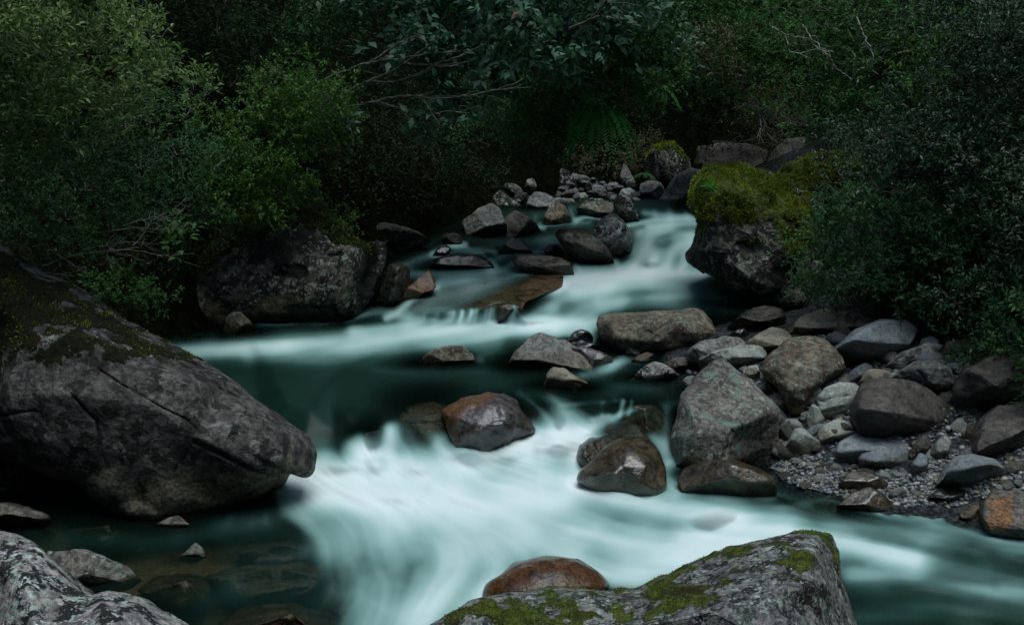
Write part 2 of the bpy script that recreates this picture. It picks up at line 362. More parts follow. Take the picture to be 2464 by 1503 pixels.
# ---------------------------------------------------------------- stream surface: level of the water, terrace by terrace
WP = []   # (px, py, z) points measured on the surface
def row(py, z, xs): WP.extend((x, py, z) for x in xs)
row(2700, 0, (-1000, 0, 1200, 2400, 3500)); row(1500, 0, (-1000, 0, 600, 1200, 1800, 2464, 3500)); row(1350, 0, (-1000, 0, 600, 1200, 1800, 2464, 3500))
row(1230, 0.01, (-1000, 0, 400, 700, 1000, 1300, 1600, 1900, 2200, 2464, 3500))
row(1180, 0.02, (-1000, 0, 400)); WP += [(720, 1165, .05), (850, 1140, .10), (900, 1125, .13), (1000, 1135, .10), (1080, 1110, .14), (1200, 1085, .20), (1300, 1065, .27), (1370, 1060, .27), (1460, 1120, .10), (1600, 1120, .06), (1700, 1120, .05), (1850, 1120, .05), (2100, 1120, .05), (2464, 1120, .05), (3500, 1120, .05)]
WP += [(1200, 1150, .05), (1400, 1170, .04), (1000, 1180, .03)]
WP += [(-1000, 1090, .08), (200, 1090, .08), (640, 1090, .1), (730, 1080, .22), (790, 1065, .25), (870, 1060, .30), (930, 1040, .42), (990, 1090, .20), (1040, 1060, .30), (1120, 1050, .32), (1300, 1030, .38), (1400, 1020, .42), (1480, 1020, .44), (1600, 1050, .28), (1640, 1080, .15)]
WP += [(-1000, 960, .56), (200, 960, .56), (690, 962, .55), (745, 985, .545), (790, 960, .55), (835, 990, .54), (880, 970, .55), (920, 1000, .54), (735, 1035, .38), (800, 1030, .38), (855, 1022, .44), (960, 1000, .53), (1050, 985, .56), (1200, 985, .55), (1300, 975, .57), (1360, 990, .56), (1410, 975, .565), (1450, 992, .56), (1510, 970, .575), (1560, 992, .56), (1600, 972, .575), (1640, 985, .57), (1900, 950, .59), (3500, 950, .6)]
row(900, 0.60, (-1000, 300, 700, 1100, 1500, 1900, 3500)); row(850, 0.625, (-1000, 300, 700, 1100, 1500, 1900, 3500))
row(795, 0.66, (-1000, 300, 600, 900, 1100, 1280, 1450, 1700)); WP += [(1900, 795, .7), (3500, 795, .72)]
WP += [(-1000, 770, .68), (440, 770, .68), (700, 765, .69), (900, 765, .70), (960, 772, .69), (1050, 776, .68), (1200, 772, .68), (1290, 775, .69), (1360, 775, .70)]
WP += [(925, 748, .76), (965, 752, .80), (985, 757, .79), (1040, 753, .84), (1100, 750, .90), (1180, 742, .94), (1235, 738, .97), (1270, 745, .88), (1330, 740, .90), (1400, 735, .93), (1480, 730, .96), (1600, 725, .98), (1750, 730, .98), (1900, 735, .98), (3500, 735, .98)]
WP += [(1000, 705, 1.0), (1050, 692, 1.04), (1150, 690, 1.05), (1280, 700, 1.04), (1370, 690, 1.03), (1500, 690, 1.03), (1700, 690, 1.03), (3500, 690, 1.03), (-1000, 700, .85), (440, 700, .85), (850, 700, .85)]
WP += [(950, 650, 1.10), (1100, 655, 1.11), (1250, 652, 1.11), (1350, 648, 1.12), (1450, 655, 1.08), (1560, 655, 1.09), (1680, 655, 1.09), (3500, 655, 1.09), (-1000, 650, 1.0), (800, 650, 1.05)]
WP += [(960, 615, 1.17), (1080, 608, 1.20), (1180, 610, 1.19), (1240, 603, 1.24), (1320, 605, 1.24), (1400, 620, 1.18), (1490, 630, 1.16), (1550, 615, 1.24), (1580, 612, 1.25), (1620, 625, 1.17), (1690, 625, 1.17)]
WP += [(940, 585, 1.25), (1080, 585, 1.28), (1200, 578, 1.30), (1320, 572, 1.32), (1420, 570, 1.33), (1530, 575, 1.37), (1580, 578, 1.36), (1640, 572, 1.40), (1700, 568, 1.41), (3500, 570, 1.4), (-1000, 580, 1.25)]
WP += [(1000, 560, 1.33), (1200, 555, 1.35), (1330, 545, 1.39), (1450, 540, 1.41), (1560, 545, 1.44), (1700, 542, 1.45), (1330, 528, 1.43), (1450, 528, 1.44), (1550, 527, 1.47), (1700, 527, 1.48)]
WP += [(1330, 505, 1.56), (1450, 505, 1.57), (1550, 505, 1.60), (1700, 505, 1.61), (1200, 500, 1.58), (1000, 500, 1.55), (-1000, 500, 1.6), (3500, 505, 1.6)]
WP += [(x, 485, 1.64) for x in (-1000, 1000, 1400, 1600, 3500)] + [(x, 465, 1.68) for x in (-1000, 1000, 1400, 1600, 3500)]

STEP = 4.0
gx = np.concatenate([np.arange(-900, -60, 40.0), np.arange(-60, 2530, STEP), np.arange(2530, 3300, 40.0)])
gy = np.concatenate([np.arange(468, 1540, STEP), 1540 + np.cumsum(np.linspace(8, 110, 20))])
GX, GY = np.meshgrid(gx, gy)
WZ = tri_interp([(p[0], p[1]) for p in WP], [p[2] for p in WP], GX, GY)
WZ = blur(WZ, 1.9)
for bx_, by_, sx_, sy_, am in [(820, 1115, 50, 26, .07), (905, 1120, 30, 22, .06), (1010, 1125, 45, 24, .06), (1130, 1090, 50, 26, .08), (1230, 1085, 45, 30, .07), (1340, 1065, 55, 30, .10), (1480, 1185, 90, 20, .05), (1200, 1200, 120, 26, .05), (950, 1190, 110, 22, .05), (1650, 1240, 120, 22, .05),
                               (1300, 1290, 120, 30, .04), (1570, 628, 26, 16, .08), (1640, 640, 26, 12, .05), (1300, 772, 40, 8, .03), (980, 775, 60, 8, .03), (1850, 1300, 120, 20, .05), (2250, 1400, 160, 24, .05)]:
    WZ = WZ + am * np.exp(-((GX - bx_) / sx_) ** 2 - ((GY - by_) / sy_) ** 2)
YW = (CAM[2] - WZ) / tanth(GY)
for j in range(len(gy) - 2, -1, -1):                     # a step down the stream never folds back under itself
    YW[j] = np.maximum(YW[j], YW[j + 1] + 0.004)
WZ = CAM[2] - YW * tanth(GY)

def bil(A, px, py):
    px = np.atleast_1d(np.asarray(px, float)); py = np.atleast_1d(np.asarray(py, float))
    i = np.clip(np.searchsorted(gx, px) - 1, 0, len(gx) - 2); j = np.clip(np.searchsorted(gy, py) - 1, 0, len(gy) - 2)
    u = np.clip((px - gx[i]) / (gx[i + 1] - gx[i]), 0, 1); v = np.clip((py - gy[j]) / (gy[j + 1] - gy[j]), 0, 1)
    return A[j, i] * (1 - u) * (1 - v) + A[j, i + 1] * u * (1 - v) + A[j + 1, i] * (1 - u) * v + A[j + 1, i + 1] * u * v

# ---------------------------------------------------------------- terrain
def W0(y): return np.interp(y, [0, 11.2, 12.4, 14.8, 16.5, 19, 21, 23.5, 25, 28, 40], [0, 0, .55, .62, .7, 1.03, 1.2, 1.38, 1.6, 1.7, 1.9])
def XL(y): return np.interp(y, [0, 6, 9, 12, 15, 17, 18.5, 21, 23, 25, 28, 40], [-4.2, -3.6, -4.6, -5.5, -5.2, -4.0, -2.4, -1.9, -1.2, -.4, .2, 1.5])
def XR(y): return np.interp(y, [0, 6, 9.6, 10.4, 11.3, 12.2, 13.7, 15.2, 17, 21, 25, 28, 40], [6.5, 5.6, 4.9, 3.4, 2.85, 2.95, 2.1, 2.2, 4.0, 3.9, 4.1, 4.4, 7])
def terr(x, y):
    x = np.asarray(x, float); y = np.asarray(y, float)
    xl, xr = XL(y), XR(y)
    w = W0(y); dl = xl - x; dr = x - xr
    z = w - 0.5
    inside = np.minimum(-dl, -dr)
    z = w + np.where(inside > 0, -0.55 * sstep(10.9, 11.4, y) * sstep(13.4, 12.6, y) * sstep(.2, .9, inside) - (0.42 + 0.38 * sstep(10.6, 11.2, y)) * sstep(0, 0.8, inside), 0)
    z = z + np.where(dl > 0, 1.15 * dl, 0)
    s1 = np.where((y > 9) & (y < 16), 0.22, 0.5)
    z = z + np.where(dr > 0, s1 * np.minimum(dr, 2.6) + 1.3 * np.maximum(dr - 2.6, 0), 0)
    bk = np.maximum(y - 28.0 + 0.25 * np.abs(x - 2), 0); z = z + 1.2 * np.minimum(bk, 40) * sstep(0, 2, bk)
    bh = np.maximum(-6.0 - y, 0); z = z + 0.9 * np.minimum(bh, 30)  # unseen rise behind the camera, added to cut off low sky light
    z = np.minimum(z, 30)
    p = np.stack([x, y, 0 * x], -1)
    return z + 0.07 * fbm(p * 1.1, 3, 3) + 0.5 * sstep(2.5, 8, np.maximum(dl, dr)) * fbm(p * 0.35, 5, 3)

def tgrid():
    xs = np.concatenate([np.linspace(-60, -12, 22)[:-1], np.arange(-12, 14, 0.16), np.linspace(14, 60, 22)])
    ys = np.concatenate([np.linspace(-40, 5, 22)[:-1], np.arange(5, 32, 0.18), np.linspace(32, 75, 20)])
    X, Y = np.meshgrid(xs, ys); Z = terr(X, Y)
    V = np.stack([X, Y, Z], -1).reshape(-1, 3); n = len(xs)
    j, i = np.meshgrid(np.arange(len(ys) - 1), np.arange(n - 1), indexing='ij'); a = (j * n + i).ravel()
    F = np.stack([a, a + 1, a + n + 1, a + n], -1)
    dr = X - XR(Y); dl = XL(Y) - X
    hill = np.maximum(sstep(2.2, 3.2, dr), np.maximum(sstep(-0.7, 0.0, dl), sstep(25.5, 26.5, Y)))
    grav = sstep(-0.4, 0.1, dr)
    return V, F, hill.ravel(), grav.ravel(), sstep(10.4, 11.0, Y).ravel()
TV, TF, hill, grav, deep = tgrid()
ground = obj_at('ground', TV, TF, M['soil'], (0, 0, 0), attrs={'hill': hill, 'gravel': grav, 'deep': deep}, kind='structure')

YS = np.arange(4.5, 45, 0.05)
def contact(px, py, use_water=True):
    d = pdir(px, py); P = CAM[None] + d[None] * (YS / d[1])[:, None]
    hit = np.nonzero(P[:, 2] <= terr(P[:, 0], P[:, 1]))[0]
    yt = YS[hit[0]] if len(hit) else 30.0
    if use_water and py > 470: yt = min(yt, float(bil(YW, px, py)[0]))
    return yt

# ---------------------------------------------------------------- boulders
COLLIDE = []   # (V, F) of everything the water touches
def boulder(label, out, kind='grey', name='boulder', cat='boulder', inner=None, T=None, Y=None, sink=None, rnd=0.3, nz=1.0, fac=7,
            cen=None, moss=None, mossn=0, group=None, wet=0.12, tilt=0.45, seed=None, wetlift=0.0, film=None, cracks=(), stain=None, patchy=0.0, res=5.0, edge=4.0, back=1.0):
    seed = seed if seed is not None else (abs(hash(out[0])) % 9999 + len(out))
    r = np.random.default_rng(seed)
    P = np.array([p[:2] for p in out], float)
    lo, hi = P[:, 1].max(), P[:, 1].min(); wpx = P[:, 0].max() - P[:, 0].min(); hpx = lo - hi
    bi = P[:, 1].argmax()
    if Y is None:
        lowp = [p for p in P if p[1] > hi + 0.55 * hpx]
        Y = min(contact(p[0], p[1]) for p in lowp) if P[:, 0].mean() > 1600 and P[:, 1].mean() > 760 else contact(P[bi, 0], P[bi, 1])
    Y0 = Y
    s = Y0 / FV
    if T is None: T = 0.5 * min(wpx, 1.6 * hpx + 10) * s
    if sink is None: sink = 10 + 0.10 * hpx
    v = (lo - P[:, 1]) / hpx
    P[:, 1] += np.where(v < 0.28, sink * (1 - v / 0.28) ** 0.6, 0)
    Yc = Y0 + (0.42 if (P[:, 0].mean() > 1600 and P[:, 1].mean() > 760) else 0.75) * T
    oy = np.array([p[2] * T if len(p) > 2 else (-0.55 + (0.55 + tilt) * vv) * T for p, vv in zip(out, v)]) + Yc
    # resample the outline
    n = len(P); per = np.hypot(*(np.roll(P, -1, 0) - P).T); M_ = int(np.clip(per.sum() / res, 28, 420))
    cum = np.concatenate([[0], per.cumsum()]); t = np.linspace(0, cum[-1], M_, endpoint=False)
    Q = np.stack([np.interp(t, cum, np.append(P[:, k], P[0, k])) for k in (0, 1)] + [np.interp(t, cum, np.append(oy, oy[0]))], -1)
    for _ in range(int(1 + rnd * M_ / 22)): Q = 0.5 * Q + 0.25 * (np.roll(Q, 1, 0) + np.roll(Q, -1, 0))
    x1, y1 = Q[:, 0], Q[:, 1]; x2, y2 = np.roll(x1, -1), np.roll(y1, -1); cr = x1 * y2 - x2 * y1; A = cr.sum() / 2
    c = np.array([((x1 + x2) * cr).sum(), ((y1 + y2) * cr).sum()]) / (6 * A) if cen is None else np.array(cen, float)
    N = int(np.clip(0.25 * (wpx + hpx) / res, 7, 110))
    rho = np.linspace(0, 1, N + 1)[1:] ** 0.85
    R, J = np.meshgrid(rho, np.arange(M_), indexing='ij')
    PX = c[0] + R * (Q[J, 0] - c[0]); PY = c[1] + R * (Q[J, 1] - c[1])
    g = np.sqrt(np.clip(1 - R ** edge, 0, 1))
    PXc = np.append(PX.ravel(), c[0]); PYc = np.append(PY.ravel(), c[1]); G = np.append(g.ravel(), 1.0); OY = np.append(Q[J, 2].ravel(), oy.mean())
    ux = (PXc - c[0]) / (0.5 * wpx); uy = (c[1] - PYc) / (0.5 * hpx + 1e-6)
    if inner is None:
        base = np.full(len(PXc), Yc - T)
        base = base + T * 0.35 * np.clip(uy, -0.2, 1)
    else:
        pts = [(q[0], q[1]) for q in Q[::max(1, M_ // 28)]] + [(p[0], p[1]) for p in inner]
        vals = [q[2] - 0.25 * T for q in Q[::max(1, M_ // 28)]] + [Yc + p[2] * T for p in inner]
        base = tri_interp(pts, vals, PXc, PYc)
    if inner is not None:
        bm = base[:-1].reshape(N, M_)
        for _ in range(3 + N // 12):
            up_ = np.vstack([np.full((1, M_), bm[0].mean()), bm[:-1]]); dn = np.vstack([bm[1:], bm[-1:]]); bm = 0.5 * bm + 0.125 * (up_ + dn + np.roll(bm, 1, 1) + np.roll(bm, -1, 1))
        base = np.append(bm.ravel(), bm[0].mean())
    YF = OY + (base - OY) * G
    for k in range(fac):                                    # flat facets struck off the front and top
        a = r.uniform(0, 2 * math.pi); sl = r.uniform(0.25, 0.95) * T; off = r.uniform(-0.97, -0.62) * T
        pl = Yc + off + sl * (math.cos(a) * ux + math.sin(a) * uy) + sl * 0.2
        h = 0.05 * T; dd = YF - pl
        YF = np.where(dd < h, pl + h * np.log1p(np.exp(np.clip(dd / h * 3, -30, 30))) / 3, YF) if inner is None else YF
    if film is not None:
        T = min(T, .22) if len(out) < 14 else T
        YF = bil(YW, PXc, PYc) + film(PXc, PYc) + (0.5 * (1 - np.sqrt(np.clip(1 - (1 - G ** 2), 0, 1))) if kind == 'sunk' else 0); Q[:, 2] = bil(YW, Q[:, 0], Q[:, 1]) + film(Q[:, 0], Q[:, 1]) + 0.05
    for cl, cw, cd in cracks:
        dd = np.full(len(PXc), 1e9)
        for p_, q_ in zip(cl[:-1], cl[1:]): dd = np.minimum(dd, segdist(PXc, PYc, p_, q_)[0])
        YF = YF + cd * np.exp(-(dd / cw) ** 2) * (G > 0.05)
    F3 = unproj(PXc, PYc, YF)
    O3 = unproj(Q[:, 0], Q[:, 1], Q[:, 2]); C3 = unproj(c[0], c[1], Yc)
    Nb = max(4, N // 3); rb = np.linspace(0, 1, Nb + 1)[1:-1]
    Rb, Jb = np.meshgrid(rb, np.arange(M_), indexing='ij')
    B3 = C3 + Rb.ravel()[:, None] * (O3[Jb.ravel()] - C3); gb = np.sqrt(np.clip(1 - Rb.ravel() ** 2.4, 0, 1))
    B3[:, 1] = O3[Jb.ravel(), 1] + (Yc + back * T - O3[Jb.ravel(), 1]) * gb
    slope = float(tanth(np.array([c[1]]))[0])               # the far side falls away, no higher than the crest seen from the front
    B3[:, 2] -= 1.12 * slope * np.maximum(B3[:, 1] - O3[Jb.ravel(), 1], 0)
    BC = np.array([[C3[0], Yc + back * T, C3[2] - 1.12 * slope * max(0, Yc + back * T - O3[:, 1].mean())]])
    V = np.concatenate([F3, B3, BC]); nf = len(F3)
    def fi(k, j): return k * M_ + (j % M_)
    F = []
    jj = np.arange(M_)
    F += [np.stack([fi(0, jj), fi(0, jj + 1), np.full(M_, nf - 1)], -1)]
    for k in range(N - 1):
        a, b_, c_, d_ = fi(k, jj), fi(k, jj + 1), fi(k + 1, jj + 1), fi(k + 1, jj)
        F += [np.stack([a, d_, c_], -1), np.stack([a, c_, b_], -1)]
    def bi_(k, j): return nf + k * M_ + (j % M_)
    last = len(rb) - 1
    a, b_, c_, d_ = bi_(last, jj), bi_(last, jj + 1), fi(N - 1, jj + 1), fi(N - 1, jj)
    F += [np.stack([a, c_, d_], -1), np.stack([a, b_, c_], -1)]
    for k in range(last):
        a, b_, c_, d_ = bi_(k, jj), bi_(k, jj + 1), bi_(k + 1, jj + 1), bi_(k + 1, jj)
        F += [np.stack([a, c_, d_], -1), np.stack([a, b_, c_], -1)]
    F += [np.stack([bi_(0, jj), np.full(M_, len(V) - 1), bi_(0, jj + 1)], -1)]
    F = np.concatenate(F)
    t3 = V[F] - V.mean(0)
    if np.einsum('ij,ij->i', t3[:, 0], np.cross(t3[:, 1], t3[:, 2])).sum() < 0: F = F[:, ::-1]
    # relief
    L = 0.5 * (wpx + hpx) * s
    for amp, fr, o in ((0.035, 1.6, 3), (0.016, 5.0, 4)):
        nrm = vnormals(V, F)
        q = V / L * fr + seed % 91
        V = V + nrm * (amp * L * nz * fbm(q, seed % 50, o, 0.55))[:, None]
    if nz > 0.9:                                           # small chips and steps
        nrm = vnormals(V, F); q = V * np.array([5, 5, 9.0]) / max(L, 0.5) + seed % 37
        tt = fbm(q, seed % 33, 2); V = V - nrm * (0.014 * L * nz * sstep(0.25, 0.45, tt))[:, None]
    bz = float(CAM[2] - Y0 * tanth(np.array([lo]))[0])
    wetv = 1 - sstep(0.0, 2 * wet + 1e-3, V[:, 2] - bz - wetlift)
    if wet >= 9: wetv[:] = 1
    ms = np.zeros(len(V)); ntot = vnormals(V, F); stn = np.zeros(len(V))
    d = V - CAM; cp, sp = math.cos(PITCH), math.sin(PITCH)
    zc = d[:, 1] * cp - d[:, 2] * sp; yc = d[:, 1] * sp + d[:, 2] * cp
    qx = CX + FV * d[:, 0] / zc; qy = CY - FV * yc / zc
    if stain is not None: stn = sstep(-stain[1], stain[1], polydist(qx, qy, stain[0]))
    if moss is not None:
        md = polydist(qx, qy, moss[0]) + moss[1] * 1.3 * fbm(V * 3.2, 21, 4, .6); ms = sstep(-moss[1], moss[1], md) * (1.0 if len(moss) < 3 else sstep(moss[2], moss[2] + 0.35, ntot[:, 2]))
        if patchy: ms = ms * sstep(patchy - .18, patchy + .18, fbm(V * 4.5, 12, 4, .6))
        V = V + ntot * (ms * (0.03 * fbm(V * 3, 9, 2) + 0.022 * (1 + fbm(V * 9, 9, 3))) * (0.5 if patchy else 1))[:, None]
    base = np.array([C3[0], Yc, bz])
    o = obj_at(name, V, F, M[kind], base, attrs={'wet': wetv, 'moss': ms, 'stain': stn}, label=label, category=cat, group=group)
    COLLIDE.append((V, F))
    if mossn:
        tri = V[F]; ar = 0.5 * np.linalg.norm(np.cross(tri[:, 1] - tri[:, 0], tri[:, 2] - tri[:, 0]), axis=1)
        w = ar * ms[F].mean(1) ** 2 * (tri[:, :, 1].mean(1) < Yc + 0.8 * T); w /= w.sum()
        ix = r.choice(len(F), mossn, p=w); u = r.random((mossn, 2)); fl = u.sum(1) > 1; u[fl] = 1 - u[fl]
        pos = tri[ix, 0] + u[:, :1] * (tri[ix, 1] - tri[ix, 0]) + u[:, 1:] * (tri[ix, 2] - tri[ix, 0])
        nn = ntot[F[ix, 0]]; keep = fbm(pos * 6, 4, 3) > -0.25; pos, nn = pos[keep], nn[keep]
        dr = nn + r.normal(0, 0.5, nn.shape) + [0, 0, 0.25]; sz = s * 5.5 * r.uniform(0.5, 1.5, len(pos))
        LV, LF, LR = leaf_mesh(pos - nn * 0.004, dr, r.normal(0, 1, nn.shape), sz, sz * 0.22, r, tris=2)
        rv = np.repeat(np.clip(0.5 + 0.5 * fbm(pos * 4, 8, 3) + r.normal(0, 0.15, len(pos)), 0, 1), 4)
        obj_at('moss', LV, LF, M['moss'], base, parent=o, smooth=False, attrs={'rnd': rv}, kind='stuff')
    return o

def vnormals(V, F):
    n = np.cross(V[F[:, 1]] - V[F[:, 0]], V[F[:, 2]] - V[F[:, 0]]); N = np.zeros_like(V)
    for k in range(3):
        for a in range(3): N[:, a] += np.bincount(F[:, k], n[:, a], len(V))
    return N / (np.linalg.norm(N, axis=1, keepdims=True) + 1e-12)

def unit(a): return a / (np.linalg.norm(a, axis=-1, keepdims=True) + 1e-12)

def leaf_mesh(pos, d, nrm, L, W, r, tris=4):
    d = unit(d); side = unit(np.cross(d, nrm)); up = np.cross(side, d); n = len(pos)
    L = np.broadcast_to(L, n)[:, None]; W = np.broadcast_to(W, n)[:, None]
    if tris == 2:
        V = np.stack([pos, pos + d * L * 0.45 - side * W, pos + d * L, pos + d * L * 0.45 + side * W], 1).reshape(-1, 3)
        a = np.arange(n)[:, None] * 4; F = np.concatenate([a + [0, 1, 2], a + [0, 2, 3]]); return V, F, 4
    V = np.stack([pos, pos + d * L * 0.45 - side * W + up * W * 0.35, pos + d * L - up * L * 0.12, pos + d * L * 0.45 + side * W + up * W * 0.35, pos + d * L * 0.5 + up * L * 0.02], 1).reshape(-1, 3)
    a = np.arange(n)[:, None] * 5; F = np.concatenate([a + [0, 1, 4], a + [1, 2, 4], a + [2, 3, 4], a + [3, 0, 4]]); return V, F, 5


# ---------------------------------------------------------------- the boulders of the left bank
boulder('huge purple-grey boulder with a mossy back, leaning out over the pool from the left edge',
        [(-60, 560), (0, 588), (60, 625), (190, 690), (290, 760), (420, 830), (560, 915), (640, 975), (700, 1020), (745, 1048), (762, 1090, -.2), (755, 1132, -.3), (737, 1143, -.3), (702, 1133, -.1),
         (680, 1165, .1), (640, 1195, 0), (560, 1225, -.3), (450, 1248, -.5), (370, 1252, -.6), (310, 1240, -.6), (240, 1195, -.5), (180, 1150, -.4), (100, 1130, -.3), (0, 1100, -.3), (-60, 1090, -.3)],
        'boulder', T=1.2, back=.35, Y=10.0, tilt=0.9, rnd=0.12, nz=0.55, fac=0, sink=6, cen=(330, 960), wet=0.05,
        edge=9, inner=[(60, 800, -.5), (0, 700, -.1), (200, 830, -.55), (330, 880, -.6), (460, 930, -.62), (600, 1010, -.62), (700, 1070, -.62), (200, 950, -.82), (300, 1100, -.82),
               (0, 960, -.8), (100, 1050, -.8), (390, 990, -.8), (470, 1050, -.82), (560, 1100, -.8), (640, 1135, -.78), (560, 1150, -.7), (400, 1150, -.8), (330, 1200, -.7), (500, 1190, -.62)],
        moss=[[(-80, 500), (0, 585), (60, 622), (190, 690), (300, 765), (400, 815), (470, 870), (350, 850), (230, 840), (120, 880), (40, 860), (-80, 870)], 34], mossn=7000, patchy=-.25, res=4.2,
        stain=[[(180, 1130), (300, 1120), (480, 1120), (620, 1130), (760, 1040), (770, 1150), (640, 1210), (370, 1270), (230, 1200)], 50],
        cracks=[([(180, 955), (205, 985), (232, 1010), (240, 1050), (250, 1100), (262, 1125)], 3.2, .05), ([(240, 890), (300, 930), (380, 975), (450, 1010), (480, 1040)], 3, .035), ([(470, 1062), (540, 1095), (600, 1125), (660, 1140), (700, 1132)], 5, .10), ([(0, 1000), (60, 990), (90, 988)], 3, .03), ([(530, 935), (600, 970), (650, 1010), (700, 1035)], 3.5, .04), ([(60, 1110), (0, 1090)], 3, .04)])
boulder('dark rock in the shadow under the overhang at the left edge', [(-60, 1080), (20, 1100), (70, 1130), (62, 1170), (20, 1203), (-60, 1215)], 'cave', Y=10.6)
boulder('low grey lichened rock at the waterline by the left edge, below the overhang', [(-50, 1205), (40, 1212), (80, 1225), (120, 1245), (70, 1260), (-50, 1262)], 'grey', T=.35)
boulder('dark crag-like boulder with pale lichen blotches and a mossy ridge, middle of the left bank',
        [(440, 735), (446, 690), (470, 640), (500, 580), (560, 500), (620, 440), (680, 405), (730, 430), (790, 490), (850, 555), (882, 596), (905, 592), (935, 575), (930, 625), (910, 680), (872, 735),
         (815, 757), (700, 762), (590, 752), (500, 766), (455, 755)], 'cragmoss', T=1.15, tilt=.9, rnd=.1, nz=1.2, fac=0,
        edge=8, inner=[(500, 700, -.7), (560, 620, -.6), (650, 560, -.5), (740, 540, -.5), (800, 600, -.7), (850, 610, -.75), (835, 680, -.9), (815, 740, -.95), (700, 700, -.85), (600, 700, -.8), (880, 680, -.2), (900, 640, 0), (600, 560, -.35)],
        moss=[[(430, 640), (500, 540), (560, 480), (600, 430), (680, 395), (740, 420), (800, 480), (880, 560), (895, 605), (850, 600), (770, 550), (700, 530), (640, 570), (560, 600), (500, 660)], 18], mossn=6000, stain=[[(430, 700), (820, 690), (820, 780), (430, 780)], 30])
boulder('small olive-brown rock at the foot of the dark lichened crag', [(536, 795), (543, 765), (560, 750), (578, 748), (602, 768), (625, 800), (580, 808)], 'brown')
boulder('wet brown rock with white lichen rosettes squeezed against the crag', [(905, 728), (912, 670), (932, 636), (968, 631), (984, 645), (988, 690), (960, 740), (925, 752)], 'darkwet', T=.45)
boulder('small pointed rust-brown rock beside the white chute', [(950, 745), (975, 695), (1003, 668), (1032, 645), (1046, 662), (1056, 694), (1020, 705), (985, 725)], 'rustall', T=.4)
boulder('low dark rock with pale streaks in the shade behind the crag', [(880, 565), (905, 540), (945, 538), (1005, 558), (1042, 580), (1000, 590), (940, 600), (895, 598)], 'cave')
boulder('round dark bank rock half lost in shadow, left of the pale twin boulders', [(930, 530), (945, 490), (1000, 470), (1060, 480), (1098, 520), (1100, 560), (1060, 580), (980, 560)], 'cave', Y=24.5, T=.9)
boulder('tiny pale rock wedged between shadow and the pale twin boulders', [(1065, 558), (1085, 532), (1100, 530), (1112, 552), (1104, 566), (1075, 566)], 'grey', Y=23.2)
boulder('small broken rock at the shaded waterline left of the twin boulders', [(1060, 578), (1072, 562), (1100, 560), (1114, 574), (1108, 590), (1075, 590)], 'cave')
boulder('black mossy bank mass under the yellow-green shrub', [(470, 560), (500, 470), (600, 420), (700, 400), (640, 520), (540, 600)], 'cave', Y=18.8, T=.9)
# mid-stream, upper pools
boulder('low dark wet rock with a glossy top, water sliding over it left of centre', [(1030, 640), (1048, 618), (1088, 610), (1150, 612), (1184, 630), (1193, 642), (1150, 650), (1060, 650)], 'black', wet=9, T=.4)
boulder('small dark wedge of rock with white water curling over it', [(1036, 612), (1054, 596), (1076, 589), (1088, 600), (1062, 618)], 'black', wet=9)
boulder('dark dome-shaped rock alone in the upper rapids', [(1192, 610), (1208, 588), (1232, 571), (1260, 577), (1280, 598), (1284, 612), (1200, 618)], 'darkwet')
boulder('flat-topped dark boulder directly behind the submerged slab', [(1230, 628), (1244, 613), (1300, 611), (1350, 618), (1376, 632), (1384, 655), (1342, 665), (1290, 655), (1240, 642)], 'darkwet', wet=.2)
boulder('small rounded rock behind the flat-topped dark boulder', [(1306, 604), (1320, 586), (1344, 589), (1362, 610), (1335, 622)], 'darkwet')
boulder('big leaning dark boulder in the middle of the upper rapids', [(1332, 562), (1345, 548), (1378, 543), (1412, 550), (1448, 573), (1472, 602), (1486, 635), (1462, 646), (1420, 645), (1385, 630), (1352, 595)], 'darkwet', T=.65)
boulder('peaked boulder with a pale lichen cap beside the white chute', [(1424, 556), (1438, 530), (1460, 515), (1484, 513), (1504, 535), (1519, 562), (1522, 592), (1508, 618), (1482, 635), (1458, 605)], 'lichened', T=.6, wet=.3)
boulder('small olive stone leaning on the peaked boulder', [(1466, 592), (1478, 575), (1489, 584), (1492, 606), (1476, 614)], 'brown', Y=20.0, T=.2)
boulder('wide brown rock slab with a thin sheet of water running over it',
        [(968, 755, -.75), (990, 735, -.6), (1030, 708, -.2), (1080, 694, .0), (1150, 684, .2), (1200, 668, .7), (1280, 655, 1.0), (1345, 642, 1.1), (1357, 662, .9), (1352, 688, .5), (1305, 710, .1), (1265, 726, -.2), (1250, 752, -.6), (1215, 765, -.8), (1100, 770, -.95), (1000, 768, -.9)],
        'slabwet', T=1.3, wet=9, rnd=.06, nz=.3, fac=0, sink=4, film=lambda x, y: np.where(y > 775 - (x - 980) * .115, .22, .07) - .16 * sstep(1230, 1330, x + (y - 690) * .4) , inner=[(1000, 755, -.86), (1100, 748, -.9), (1180, 738, -.85), (1235, 728, -.7), (1150, 700, 0), (1250, 690, .3), (1320, 670, .8), (1300, 705, .15)])
boulder('dark block at the right end of the slab where the curtain of water stops', [(1192, 740), (1215, 727), (1248, 728), (1262, 744), (1240, 768), (1200, 768)], 'darkwet', T=.25, wet=9)
